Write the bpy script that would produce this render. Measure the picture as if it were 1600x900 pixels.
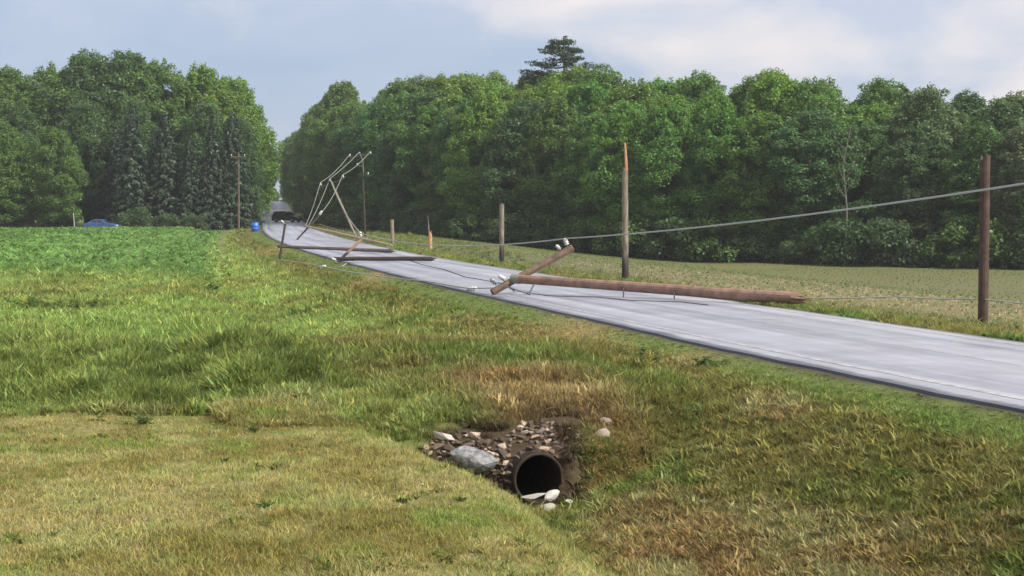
import bpy, bmesh, math, random
import numpy as np
from mathutils import Vector, Matrix

scene = bpy.context.scene
for o in list(bpy.data.objects):
    bpy.data.objects.remove(o, do_unlink=True)
COL = scene.collection
R = math.radians

# ------------------------------------------------------------------ camera
cam_data = bpy.data.cameras.new('camera')
cam_data.sensor_width = 36.0
cam_data.lens = 36.0 * 2400 / 1600
cam_data.clip_end = 6000
cam = bpy.data.objects.new('camera', cam_data)
COL.objects.link(cam)
cam.location = (0, 0, 2.5)
cam.rotation_euler = (R(90) - math.atan(115 / 2400), 0, 0)
scene.camera = cam

# ------------------------------------------------------------------ sky, sun, exposure
SUN_AZ, SUN_EL = 118.0, 43.0          # degrees right of the view direction, above the horizon
world = bpy.data.worlds.new('World')
scene.world = world
world.use_nodes = True
wn, wl = world.node_tree.nodes, world.node_tree.links
wn.clear()


def N(nodes, t, **kw):
    n = nodes.new(t)
    for k, v in kw.items():
        setattr(n, k, v)
    return n


sky = N(wn, 'ShaderNodeTexSky', sky_type='NISHITA', sun_disc=False)
sky.sun_elevation = R(SUN_EL)
sky.sun_rotation = R(SUN_AZ)
sky.air_density = 1.0
sky.dust_density = 2.0
tc = N(wn, 'ShaderNodeTexCoord')
mp = N(wn, 'ShaderNodeMapping')
mp.inputs['Scale'].default_value = (1.0, 1.0, 2.6)
mp.inputs['Location'].default_value = (5.2, 0.4, 0.0)
wl.new(tc.outputs['Generated'], mp.inputs['Vector'])
nz1 = N(wn, 'ShaderNodeTexNoise')
nz1.inputs['Scale'].default_value = 3.2
nz1.inputs['Detail'].default_value = 6.0
nz1.inputs['Roughness'].default_value = 0.55
nz1.inputs['Distortion'].default_value = 0.3
wl.new(mp.outputs[0], nz1.inputs['Vector'])
nz2 = N(wn, 'ShaderNodeTexNoise')
nz2.inputs['Scale'].default_value = 6.5
nz2.inputs['Detail'].default_value = 5.0
nz2.inputs['Roughness'].default_value = 0.5
nz2.inputs['Distortion'].default_value = 0.4
wl.new(mp.outputs[0], nz2.inputs['Vector'])
r1 = N(wn, 'ShaderNodeValToRGB')
r1.color_ramp.elements[0].position = 0.19
r1.color_ramp.elements[0].color = (2.85, 3.58, 4.85, 1)
r1.color_ramp.elements[1].position = 0.45
r1.color_ramp.elements[1].color = (4.1, 4.5, 5.5, 1)
sdot = N(wn, 'ShaderNodeVectorMath', operation='DOT_PRODUCT')     # cloud is brighter towards the sun
wl.new(tc.outputs['Generated'], sdot.inputs[0])
sdot.inputs[1].default_value = (math.sin(R(SUN_AZ))*math.cos(R(SUN_EL)), math.cos(R(SUN_AZ))*math.cos(R(SUN_EL)), math.sin(R(SUN_EL)))
sadd = N(wn, 'ShaderNodeMath', operation='MULTIPLY_ADD')
wl.new(sdot.outputs['Value'], sadd.inputs[0]); sadd.inputs[1].default_value = 0.70
wl.new(nz1.outputs['Fac'], sadd.inputs[2])
wl.new(sadd.outputs[0], r1.inputs['Fac'])
sadd2 = N(wn, 'ShaderNodeMath', operation='MULTIPLY_ADD')
wl.new(sdot.outputs['Value'], sadd2.inputs[0]); sadd2.inputs[1].default_value = 0.75
wl.new(nz2.outputs['Fac'], sadd2.inputs[2])
r2 = N(wn, 'ShaderNodeValToRGB')
r2.color_ramp.elements[0].position = 0.30
r2.color_ramp.elements[0].color = (0, 0, 0, 1)
r2.color_ramp.elements[1].position = 0.55
r2.color_ramp.elements[1].color = (1, 1, 1, 1)
wl.new(sadd2.outputs[0], r2.inputs['Fac'])
mxa = N(wn, 'ShaderNodeMixRGB')
wl.new(r2.outputs['Color'], mxa.inputs['Fac'])
wl.new(r1.outputs['Color'], mxa.inputs['Color1'])
mxa.inputs['Color2'].default_value = (6.9, 6.25, 6.0, 1)
mxb = N(wn, 'ShaderNodeMixRGB')
mxb.inputs['Fac'].default_value = 0.86        # a nearly closed veil of cloud over the blue
wl.new(sky.outputs['Color'], mxb.inputs['Color1'])
wl.new(mxa.outputs['Color'], mxb.inputs['Color2'])
bg = N(wn, 'ShaderNodeBackground')
bg.inputs['Strength'].default_value = 0.1
wl.new(mxb.outputs['Color'], bg.inputs['Color'])
wo = N(wn, 'ShaderNodeOutputWorld')
wl.new(bg.outputs[0], wo.inputs['Surface'])

sd = bpy.data.lights.new('sun', 'SUN')
sd.energy = 4.0
sd.angle = R(8)
sd.color = (1.0, 0.95, 0.86)
sun = bpy.data.objects.new('sun', sd)
COL.objects.link(sun)
az, el = R(SUN_AZ), R(SUN_EL)
to_sun = Vector((math.sin(az) * math.cos(el), math.cos(az) * math.cos(el), math.sin(el)))
sun.rotation_euler = to_sun.to_track_quat('Z', 'Y').to_euler()
sun.location = (60, 40, 80)

vs = scene.view_settings
vs.view_transform = 'Standard'
vs.look = 'None'
vs.exposure = 0.58
vs.gamma = 1.0
vs.use_curve_mapping = False

# ------------------------------------------------------------------ lie of the land (metres; z = 0 at the road near the camera)
#TERRAIN
def hermite(xs, ys):
    xs = np.array(xs, float); ys = np.array(ys, float)
    m = np.gradient(ys, xs)
    def f(x):
        x = np.asarray(x, float)
        i = np.clip(np.searchsorted(xs, x) - 1, 0, len(xs) - 2)
        h = xs[i + 1] - xs[i]
        t = (x - xs[i]) / h
        tt = np.clip(t, 0, 1)
        h00 = 2*tt**3 - 3*tt**2 + 1; h10 = tt**3 - 2*tt**2 + tt
        h01 = -2*tt**3 + 3*tt**2;    h11 = tt**3 - tt**2
        v = h00*ys[i] + h10*h*m[i] + h01*ys[i + 1] + h11*h*m[i + 1]
        v = v + np.where(t > 1, (t - 1)*h*m[-1], 0) + np.where(t < 0, t*h*m[0], 0)
        return v
    return f

ROAD_W = 6.25
edge_x = hermite([-60, 0, 20.5, 29, 39, 50, 75, 92, 131, 226, 500, 900],
                 [31.2, 12.6, 6.3, 3.85, 1.3, -1.5, -7.4, -11.3, -20.2, -36.9, -80, -142])
road_z = hermite([-60, 0, 50, 100, 131, 226, 350, 500, 560, 640, 900, 3000],
                 [0, 0, 0, 0.03, 0.33, 1.3, 4.1, 6.6, 7.0, 6.6, 5.0, 5.0])
left_z = hermite([-60, 0, 12, 24, 35, 64, 110, 170, 185, 192, 230, 350, 500, 900, 3000],
                 [1.4, 0.72, 0.05, -0.60, -0.52, -0.32, -0.05, 0.62, 0.76, 0.36, 1.2, 3.9, 6.4, 5.0, 5.0])
fill_z = lambda y: np.interp(y, [20.72, 20.80, 21.02, 21.6, 22.4, 24, 27, 29.5, 33, 33.1],
                             [-6, -1.5, -0.84, -0.64, -0.50, -0.36, -0.12, -0.12, -1.15, -6])
ditch_z = lambda y: np.interp(y, [-60, 0, 22, 33, 60, 100, 150, 230, 500], [-1.4, -1.5, -1.45, -1.12, -0.95, -0.75, -0.2, 1.0, 5.0])


def sstep(a, b, x):
    t = np.clip((np.asarray(x, float) - a) / (b - a), 0, 1)
    return t*t*(3 - 2*t)


def side(x, y):
    return (edge_x(y) - np.asarray(x, float)) * 0.97


def vnoise(x, y, seed=0):
    x = np.asarray(x, float); y = np.asarray(y, float)
    xi = np.floor(x).astype(np.int64); yi = np.floor(y).astype(np.int64)
    fx = x - xi; fy = y - yi
    fx = fx*fx*(3 - 2*fx); fy = fy*fy*(3 - 2*fy)
    def h(a, b):
        n = (a*374761393 + b*668265263 + seed*1442695041) & 0x7fffffff
        n = ((n ^ (n >> 13)) * 1274126177) & 0x7fffffff
        return ((n ^ (n >> 16)) & 0xffff) / 65535.0
    return (h(xi, yi)*(1 - fx) + h(xi + 1, yi)*fx)*(1 - fy) + (h(xi, yi + 1)*(1 - fx) + h(xi + 1, yi + 1)*fx)*fy


def fbm(x, y, seed=0, o=4):
    v = 0; a = 0.5; t = 0
    for k in range(o):
        v = v + a*vnoise(np.asarray(x)*2**k, np.asarray(y)*2**k, seed + k); t += a; a *= 0.55
    return v / t


def ground(x, y):
    x = np.asarray(x, float); y = np.asarray(y, float)
    s = side(x, y); rz = road_z(y)
    # left of the road: shoulder, ditch, bank, field
    lz = left_z(y) + 0.0*s
    dz = np.minimum(ditch_z(y), rz - 0.3)
    prof = rz - 0.04 - 0.10*sstep(0, 0.9, s)
    slope = prof + (dz - prof)*(sstep(0.7, 5.6, s)*0.75 + np.clip((s - 0.7)/4.9, 0, 1)*0.25)
    up = sstep(6.1 + 0.35*sstep(16.5, 11, y), 8.15 + 0.9*sstep(26, 36, y) + 0.75*sstep(16.5, 11, y), s)
    zl = slope + (lz - slope)*up
    fl = fill_z(y + 0.265*(x - 0.36) - 1.0*np.maximum(0, x - 0.8)) - 1.6*sstep(8.5, 12.5, s)
    k = 0.08
    zl2 = np.where(s > 0, np.maximum(zl, fl + 0*zl), zl)
    # right of the road: shoulder, shallow swale, field falling away to the wood
    t = -s - ROAD_W
    low = np.interp(y, [0, 60, 120, 165, 200, 240, 300, 600], [-1.9, -2.1, -2.2, -1.8, -1.2, 0.3, 2.6, 6.6])
    low = np.minimum(low, rz - 0.4)
    zr = rz - 0.04 - 0.30*sstep(0.4, 3.2, t)
    zr = zr + (low - zr)*sstep(4.5, 34, t)
    z = np.where(s >= 0, zl2, np.where(t >= 0, zr, rz - 0.08))
    off = np.where(s > 0, sstep(0.3, 2, s), sstep(0.3, 3, t))
    bump = (fbm(x*0.9, y*0.9, 3, 3) - 0.5)*0.10 + (fbm(x*0.13, y*0.13, 9, 2) - 0.5)*0.18
    return z + bump*off
#END_TERRAIN


def gz(x, y):
    return float(ground(np.array([x]), np.array([y]))[0])


# ------------------------------------------------------------------ colour of what grows where
GREEN = np.array([0.140, 0.190, 0.052]); LUSH = np.array([0.138, 0.205, 0.060])
OLIVE = np.array([0.20, 0.195, 0.068]); STRAW = np.array([0.44, 0.42, 0.20])
DRY = np.array([0.325, 0.255, 0.13]); BROWN = np.array([0.21, 0.145, 0.07])
CROP = np.array([0.108, 0.200, 0.058]); PALE = np.array([0.19, 0.215, 0.105]); SOIL = np.array([0.07, 0.05, 0.035])


def lerp(a, b, t):
    t = np.asarray(t)[..., None]
    return a*(1 - t) + b*t


def blob(x, y, cx, cy, rx, ry):
    return np.exp(-(((x - cx)/rx)**2 + ((y - cy)/ry)**2))


def crop_edge(y):
    return np.interp(y, [60, 75, 131, 190], [6.5, 6.0, 4.0, 3.2])


def tall_near(x):
    return 24.2 + 1.2*(fbm(x*0.35, x*0 + 3.3, 21, 2) - 0.5)*2


def zone_colour(x, y):
    s = side(x, y); t = -s - ROAD_W
    n1 = fbm(x*0.55, y*0.40, 31, 4); n2 = fbm(x*1.7, y*1.2, 41, 3); n3 = fbm(x*0.11, y*0.09, 51, 3); n4 = fbm(x*4.5, y*2.6, 58, 2)
    # mown lawn: straw patches with greener ground to the left and along the ditch
    straw = sstep(0.38, 0.62, n1 + 0.22*blob(x, y, -1.6, 14.5, 2.4, 5.5) - 0.16*blob(x, y, -5.5, 15, 2.6, 8)
                  - 0.14*blob(x, y, -0.6, 12.0, 0.9, 2.0) + 0.20*(n2 - 0.5) + 0.42*(n4 - 0.5))
    for a_, b_, w_ in ((-0.30, -0.105, 0.26), (-0.75, -0.185, 0.24), (-1.4, -0.30, 0.3)):       # tracks left by the mower
        straw = np.maximum(straw, np.exp(-((x - a_ - b_*y - 0.25*np.sin(y*0.5 + a_))/w_)**2)*sstep(0.25, 0.6, n2 + 0.35*(n4 - .5))*0.95)
    lawn = lerp(lerp(OLIVE*1.3, GREEN*1.6, sstep(0.45, 0.7, n2)), STRAW, straw*0.66)
    lush = sstep(8.4, 7.0, s)*sstep(5, 6.5, s)
    lawn = lerp(lawn, GREEN*1.35 + OLIVE*0.3, lush*0.7)
    # the road bank facing the ditch
    bank = lerp(OLIVE*1.08, GREEN*1.1, sstep(0.42, 0.66, n1))
    br = sstep(0.40, 0.62, (n2*0.5 + n1*0.25 + 0.01)*(0.45 + 0.55*sstep(23.5, 20, y)) + 0.36*blob(x, y, 3.0, 15.8, 2.2, 2.2) + 0.30*blob(x, y, 1.8, 18.5, 0.8, 1.6)
               + 0.5*blob(x, y, 3.85, 22.6, 0.6, 1.5) - 0.25*blob(x, y, 4.3, 17.6, 0.8, 1.6))
    bank = lerp(bank, lerp(BROWN*1.3, STRAW*0.75, sstep(0.4, 0.7, n2)), br*0.8)
    verge = sstep(1.7, 0.8, s)
    bank = lerp(bank, LUSH*1.25, verge*0.85)
    dryv = np.clip(blob(x, y, 1.5, 34.5, 0.9, 4.0) + blob(x, y, 3.3, 27.6, 0.5, 1.3) + blob(x, y, -5.6, 66, 0.8, 6)
                   + 0.3*blob(x, y, 0.2, 30.5, 1.4, 1.8) + 0.7*blob(x, y, -17, 112, 1.0, 9), 0, 1)
    bank = lerp(bank, DRY*1.25, dryv*0.75)
    bank = lerp(bank, np.broadcast_to(np.array([0.062, 0.058, 0.055]), bank.shape), sstep(0.30, 0.14, s + 0.2*(n4 - .5)))
    # crossing over the pipe: dead standing grass
    cx = sstep(21.4, 22.3, y)*sstep(26.8, 24.6, y + 2*(n2 - .5))*sstep(3.3, 4.3, s + 1.2*(n1 - .5))*sstep(6.5, 5.5, s + 0.9*(n2 - .5))
    bank = lerp(bank, lerp(DRY*1.25, BROWN*1.25, sstep(0.35, 0.65, n4)), cx*0.85)
    ys = y + 0.265*(x - 0.36)
    wall = sstep(20.6, 20.75, ys)*sstep(22.2, 21.7, ys + 0.35*(n2 - .5))*sstep(-1.45, -1.0, x)*sstep(1.15, 0.8, x)
    bank = lerp(bank, np.broadcast_to(SOIL*1.0, bank.shape), np.clip(wall + 1.3*blob(x, y, 0.72, 22.3, 0.42, 0.45), 0, 1)*0.95)
    # rough grass and meadow beyond the lawn
    mead = lerp(GREEN*1.2 + LUSH*0.6, OLIVE*1.25 + LUSH*0.35, sstep(0.42, 0.68, n1*0.6 + n3*0.4))
    mead = lerp(mead, GREEN*0.62, sstep(0.56, 0.74, n2*0.55 + n1*0.5)*0.7)
    tall = lerp(GREEN*0.78, GREEN*1.2 + OLIVE*0.2, sstep(0.35, 0.65, n2))
    rough = lerp(tall, mead, sstep(29, 37, y + 3*(n1 - 0.5)))
    crop = lerp(CROP*1.0, CROP*1.3, n3)
    cf = sstep(0, 2.0, s - crop_edge(y) + 2*(n1 - .5))*sstep(56, 84, y + 22*(n1 - 0.5))
    # assemble the left side
    c = lerp(bank, rough, np.maximum(sstep(6.6, 8.0, s)*(1 - wall), sstep(30, 36, y)*sstep(2.2, 4.5, s)))
    nearlawn = sstep(0.5, -0.5, y - tall_near(x))*sstep(6.1, 6.7, s - 0.6*sstep(16.5, 11, y))*(1 - wall)
    c = lerp(c, lawn, nearlawn)
    c = lerp(c, crop, cf)
    # right side: short verge, then the pale field with young plants and litter
    rf = lerp(PALE*0.95, PALE*1.15, n3)
    litter = sstep(0.42, 0.60, n2*0.5 + n1*0.3 + 0.32*sstep(13, 7, t)*sstep(85, 45, y) - 0.08)
    rf = lerp(rf, STRAW*0.80, litter*0.4*sstep(30, 8, t))
    rv = lerp(LUSH*1.1, OLIVE*1.2, sstep(0.4, 0.65, n1))
    rc = lerp(rv, rf, sstep(2.2, 4.8, t))
    rc = lerp(rc, rv*1.0, sstep(95, 150, y)*0.8)
    c = np.where((s < -ROAD_W*0.5)[..., None], rc, c)
    return np.clip(c, 0.005, 0.8)


# ------------------------------------------------------------------ helpers
def tag(o, label=None, cat=None, group=None, kind=None):
    if label: o['label'] = label
    if cat: o['category'] = cat
    if group: o['group'] = group
    if kind: o['kind'] = kind
    return o


def empty(name, loc, label=None, cat=None, group=None, rz=0.0):
    o = bpy.data.objects.new(name, None)
    o.empty_display_size = 0.3
    o.location = loc
    o.rotation_euler = (0, 0, rz)
    COL.objects.link(o)
    return tag(o, label, cat, group)


def mesh_obj(name, verts, faces, mats, parent=None, smooth=False, face_mats=None, world=True):
    """one mesh object; with a parent, world coordinates are turned into the parent's own"""
    verts = [tuple(v) for v in verts]
    loc = Vector((0, 0, 0))
    if parent is None:
        xs, ys, zs = zip(*verts)
        loc = Vector(((min(xs) + max(xs))/2, (min(ys) + max(ys))/2, min(zs)))
        verts = [(v[0] - loc.x, v[1] - loc.y, v[2] - loc.z) for v in verts]
    elif world:
        L = parent.location
        verts = [(v[0] - L.x, v[1] - L.y, v[2] - L.z) for v in verts]
    me = bpy.data.meshes.new(name)
    me.from_pydata(verts, [], faces)
    for m in (mats if isinstance(mats, (list, tuple)) else [mats]):
        me.materials.append(m)
    if face_mats:
        me.polygons.foreach_set('material_index', face_mats)
    if smooth:
        me.polygons.foreach_set('use_smooth', [True]*len(me.polygons))
    me.update()
    o = bpy.data.objects.new(name, me)
    o.location = loc
    COL.objects.link(o)
    if parent is not None:
        o.parent = parent
    return o


def tube(points, radii, n=10, cap=True):
    P = [Vector(p) for p in points]
    if not isinstance(radii, (list, tuple)):
        radii = [radii]*len(P)
    verts, faces = [], []
    u = None
    for i, p in enumerate(P):
        d = (P[min(i + 1, len(P) - 1)] - P[max(i - 1, 0)]).normalized()
        if u is None:
            u = d.cross(Vector((0, 0, 1)))
            if u.length < 1e-3:
                u = d.cross(Vector((1, 0, 0)))
        u = (u - d*u.dot(d)).normalized()
        w = d.cross(u)
        for k in range(n):
            a = 2*math.pi*k/n
            verts.append(p + (u*math.cos(a) + w*math.sin(a))*radii[i])
    for i in range(len(P) - 1):
        for k in range(n):
            a, b = i*n + k, i*n + (k + 1) % n
            faces.append((a, b, b + n, a + n))
    if cap:
        faces.append(tuple(reversed(range(n))))
        faces.append(tuple(range((len(P) - 1)*n, len(P)*n)))
    return verts, faces


def join(*vf):
    V, F = [], []
    for v, f in vf:
        o = len(V)
        V += list(v)
        F += [tuple(i + o for i in q) for q in f]
    return V, F


def box(c, d, rot=None):
    c = Vector(c)
    V = []
    for sx in (-1, 1):
        for sy in (-1, 1):
            for sz in (-1, 1):
                v = Vector((sx*d[0]/2, sy*d[1]/2, sz*d[2]/2))
                V.append(c + (rot @ v if rot else v))
    F = [(0, 1, 3, 2), (4, 6, 7, 5), (0, 4, 5, 1), (2, 3, 7, 6), (0, 2, 6, 4), (1, 5, 7, 3)]
    return V, F


# ------------------------------------------------------------------ materials
def new_mat(name):
    m = bpy.data.materials.new(name)
    m.use_nodes = True
    m.node_tree.nodes.clear()
    return m, m.node_tree.nodes, m.node_tree.links


def simple(name, col, rough=0.7, spec=0.4, metal=0.0, noise=0.0, scale=8.0, stretch=None, bump=0.0, col2=None):
    m, n, l = new_mat(name)
    out = N(n, 'ShaderNodeOutputMaterial')
    b = N(n, 'ShaderNodeBsdfPrincipled')
    l.new(b.outputs[0], out.inputs['Surface'])
    b.inputs['Roughness'].default_value = rough
    b.inputs['Specular IOR Level'].default_value = spec
    b.inputs['Metallic'].default_value = metal
    b.inputs['Base Color'].default_value = (*col, 1)
    if noise or bump:
        t = N(n, 'ShaderNodeTexCoord')
        mpn = N(n, 'ShaderNodeMapping')
        if stretch: mpn.inputs['Scale'].default_value = stretch
        l.new(t.outputs['Object'], mpn.inputs['Vector'])
        z = N(n, 'ShaderNodeTexNoise')
        z.inputs['Scale'].default_value = scale
        z.inputs['Detail'].default_value = 6
        z.inputs['Roughness'].default_value = 0.65
        l.new(mpn.outputs[0], z.inputs['Vector'])
        rp = N(n, 'ShaderNodeValToRGB')
        c2 = col2 if col2 else tuple(min(1, c*(1 + noise)) for c in col)
        rp.color_ramp.elements[0].position = 0.32
        rp.color_ramp.elements[0].color = (*[c*(1 - noise*0.7) for c in col], 1)
        rp.color_ramp.elements[1].position = 0.68
        rp.color_ramp.elements[1].color = (*c2, 1)
        l.new(z.outputs['Fac'], rp.inputs['Fac'])
        l.new(rp.outputs['Color'], b.inputs['Base Color'])
        if bump:
            bp = N(n, 'ShaderNodeBump')
            bp.inputs['Strength'].default_value = bump
            bp.inputs['Distance'].default_value = 0.02
            l.new(z.outputs['Fac'], bp.inputs['Height'])
            l.new(bp.outputs[0], b.inputs['Normal'])
    return m


def ground_material():
    m, n, l = new_mat('ground_soil_and_thatch')
    out = N(n, 'ShaderNodeOutputMaterial')
    b = N(n, 'ShaderNodeBsdfPrincipled')
    b.inputs['Roughness'].default_value = 0.95
    b.inputs['Specular IOR Level'].default_value = 0.1
    l.new(b.outputs[0], out.inputs['Surface'])
    at = N(n, 'ShaderNodeAttribute', attribute_name='tint')
    t = N(n, 'ShaderNodeNewGeometry')
    z = N(n, 'ShaderNodeTexNoise')
    z.inputs['Scale'].default_value = 9.0
    z.inputs['Detail'].default_value = 8
    z.inputs['Roughness'].default_value = 0.7
    l.new(t.outputs['Position'], z.inputs['Vector'])
    rp = N(n, 'ShaderNodeValToRGB')
    rp.color_ramp.elements[0].position = 0.3
    rp.color_ramp.elements[0].color = (0.55, 0.55, 0.55, 1)
    rp.color_ramp.elements[1].position = 0.7
    rp.color_ramp.elements[1].color = (1.15, 1.12, 1.1, 1)
    l.new(z.outputs['Fac'], rp.inputs['Fac'])
    mx = N(n, 'ShaderNodeMixRGB', blend_type='MULTIPLY')
    mx.inputs['Fac'].default_value = 1
    l.new(at.outputs['Color'], mx.inputs['Color1'])
    l.new(rp.outputs['Color'], mx.inputs['Color2'])
    l.new(mx.outputs['Color'], b.inputs['Base Color'])
    bp = N(n, 'ShaderNodeBump')
    bp.inputs['Strength'].default_value = 0.7
    bp.inputs['Distance'].default_value = 0.05
    l.new(z.outputs['Fac'], bp.inputs['Height'])
    l.new(bp.outputs[0], b.inputs['Normal'])
    return m


def road_material():
    m, n, l = new_mat('worn_damp_asphalt')
    out = N(n, 'ShaderNodeOutputMaterial')
    b = N(n, 'ShaderNodeBsdfPrincipled')
    l.new(b.outputs[0], out.inputs['Surface'])
    uv = N(n, 'ShaderNodeUVMap', uv_map='lane')       # x: metres from the near edge, y: metres along
    mpn = N(n, 'ShaderNodeMapping')
    mpn.inputs['Scale'].default_value = (1.6, 0.035, 1)
    l.new(uv.outputs[0], mpn.inputs['Vector'])
    z = N(n, 'ShaderNodeTexNoise')                      # long streaks worn by wheels
    z.inputs['Scale'].default_value = 1.0
    z.inputs['Detail'].default_value = 5
    l.new(mpn.outputs[0], z.inputs['Vector'])
    rp = N(n, 'ShaderNodeValToRGB')
    rp.color_ramp.elements[0].position = 0.33
    rp.color_ramp.elements[0].color = (0.22, 0.235, 0.30, 1)
    rp.color_ramp.elements[1].position = 0.62
    rp.color_ramp.elements[1].color = (0.37, 0.39, 0.46, 1)
    l.new(z.outputs['Fac'], rp.inputs['Fac'])
    z2 = N(n, 'ShaderNodeTexNoise')                     # patches and tar
    z2.inputs['Scale'].default_value = 0.45
    z2.inputs['Detail'].default_value = 8
    z2.inputs['Roughness'].default_value = 0.7
    l.new(uv.outputs[0], z2.inputs['Vector'])
    rp2 = N(n, 'ShaderNodeValToRGB')
    rp2.color_ramp.elements[0].position = 0.35
    rp2.color_ramp.elements[0].color = (0.66, 0.66, 0.68, 1)
    rp2.color_ramp.elements[1].position = 0.6
    rp2.color_ramp.elements[1].color = (1, 1, 1, 1)
    l.new(z2.outputs['Fac'], rp2.inputs['Fac'])
    mx = N(n, 'ShaderNodeMixRGB', blend_type='MULTIPLY')
    mx.inputs['Fac'].default_value = 1
    l.new(rp.outputs['Color'], mx.inputs['Color1'])
    l.new(rp2.outputs['Color'], mx.inputs['Color2'])
    # darker strips along both edges and a dark seam along the middle
    sx = N(n, 'ShaderNodeSeparateXYZ')
    l.new(uv.outputs[0], sx.inputs[0])
    ec = N(n, 'ShaderNodeValToRGB')
    els = ec.color_ramp.elements
    els[0].position = 0.0; els[0].color = (0.30, 0.30, 0.32, 1)
    els[1].position = 1.0; els[1].color = (0.35, 0.35, 0.36, 1)
    for p, c in ((0.022, 0.36), (0.045, 1.0), (0.488, 1.0), (0.497, 0.62), (0.507, 1.0), (0.955, 1.0), (0.975, 0.5)):
        e = els.new(p); e.color = (c, c, c, 1)
    wob = N(n, 'ShaderNodeMath', operation='MULTIPLY_ADD')
    l.new(z2.outputs['Fac'], wob.inputs[0]); wob.inputs[1].default_value = 0.5; wob.inputs[2].default_value = -0.25
    ad = N(n, 'ShaderNodeMath', operation='ADD')
    l.new(sx.outputs['X'], ad.inputs[0]); l.new(wob.outputs[0], ad.inputs[1])
    dv = N(n, 'ShaderNodeMath', operation='DIVIDE')
    l.new(ad.outputs[0], dv.inputs[0]); dv.inputs[1].default_value = ROAD_W
    l.new(dv.outputs[0], ec.inputs['Fac'])
    mx2 = N(n, 'ShaderNodeMixRGB', blend_type='MULTIPLY')
    mx2.inputs['Fac'].default_value = 1
    l.new(mx.outputs['Color'], mx2.inputs['Color1'])
    l.new(ec.outputs['Color'], mx2.inputs['Color2'])
    l.new(mx2.outputs['Color'], b.inputs['Base Color'])
    rr = N(n, 'ShaderNodeMapRange')
    rr.inputs['To Min'].default_value = 0.20
    rr.inputs['To Max'].default_value = 0.42
    l.new(z.outputs['Fac'], rr.inputs['Value'])
    l.new(rr.outputs[0], b.inputs['Roughness'])
    sp_ = N(n, 'ShaderNodeMath', operation='MULTIPLY')
    l.new(ec.outputs['Color'], sp_.inputs[0]); l.new(ec.outputs['Color'], sp_.inputs[1])
    sp2 = N(n, 'ShaderNodeMath', operation='MULTIPLY')
    l.new(sp_.outputs[0], sp2.inputs[0]); sp2.inputs[1].default_value = 0.6
    l.new(sp2.outputs[0], b.inputs['Specular IOR Level'])
    g = N(n, 'ShaderNodeTexNoise')
    g.inputs['Scale'].default_value = 60
    g.inputs['Detail'].default_value = 3
    l.new(uv.outputs[0], g.inputs['Vector'])
    bp = N(n, 'ShaderNodeBump')
    bp.inputs['Strength'].default_value = 0.35
    bp.inputs['Distance'].default_value = 0.01
    l.new(g.outputs['Fac'], bp.inputs['Height'])
    l.new(bp.outputs[0], b.inputs['Normal'])
    return m


def paint_material():
    m, n, l = new_mat('worn_white_road_paint')
    out = N(n, 'ShaderNodeOutputMaterial')
    b = N(n, 'ShaderNodeBsdfPrincipled')
    b.inputs['Roughness'].default_value = 0.6
    l.new(b.outputs[0], out.inputs['Surface'])
    t = N(n, 'ShaderNodeNewGeometry')
    z = N(n, 'ShaderNodeTexNoise')
    z.inputs['Scale'].default_value = 3
    z.inputs['Detail'].default_value = 8
    z.inputs['Roughness'].default_value = 0.75
    l.new(t.outputs['Position'], z.inputs['Vector'])
    rp = N(n, 'ShaderNodeValToRGB')
    rp.color_ramp.elements[0].position = 0.42
    rp.color_ramp.elements[0].color = (0.24, 0.24, 0.26, 1)
    rp.color_ramp.elements[1].position = 0.62
    rp.color_ramp.elements[1].color = (0.44, 0.44, 0.45, 1)
    l.new(z.outputs['Fac'], rp.inputs['Fac'])
    l.new(rp.outputs['Color'], b.inputs['Base Color'])
    return m


def leaf_material(name, transl=0.44, gloss=0.02):
    """leaf colour = the object's own colour x a random tone per leaf spray"""
    m, n, l = new_mat(name)
    out = N(n, 'ShaderNodeOutputMaterial')
    oi = N(n, 'ShaderNodeObjectInfo')
    at = N(n, 'ShaderNodeAttribute', attribute_name='tone')
    mx = N(n, 'ShaderNodeMixRGB', blend_type='MULTIPLY')
    mx.inputs['Fac'].default_value = 1
    l.new(oi.outputs['Color'], mx.inputs['Color1'])
    l.new(at.outputs['Color'], mx.inputs['Color2'])
    d = N(n, 'ShaderNodeBsdfDiffuse')
    tr = N(n, 'ShaderNodeBsdfTranslucent')
    g = N(n, 'ShaderNodeBsdfGlossy')
    g.inputs['Roughness'].default_value = 0.45
    g.inputs['Color'].default_value = (0.8, 0.85, 0.9, 1)
    l.new(mx.outputs['Color'], d.inputs['Color'])
    l.new(mx.outputs['Color'], tr.inputs['Color'])
    s1 = N(n, 'ShaderNodeMixShader'); s1.inputs[0].default_value = transl
    l.new(d.outputs[0], s1.inputs[1]); l.new(tr.outputs[0], s1.inputs[2])
    s2 = N(n, 'ShaderNodeMixShader'); s2.inputs[0].default_value = gloss
    l.new(s1.outputs[0], s2.inputs[1]); l.new(g.outputs[0], s2.inputs[2])
    l.new(s2.outputs[0], out.inputs['Surface'])
    return m


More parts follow.
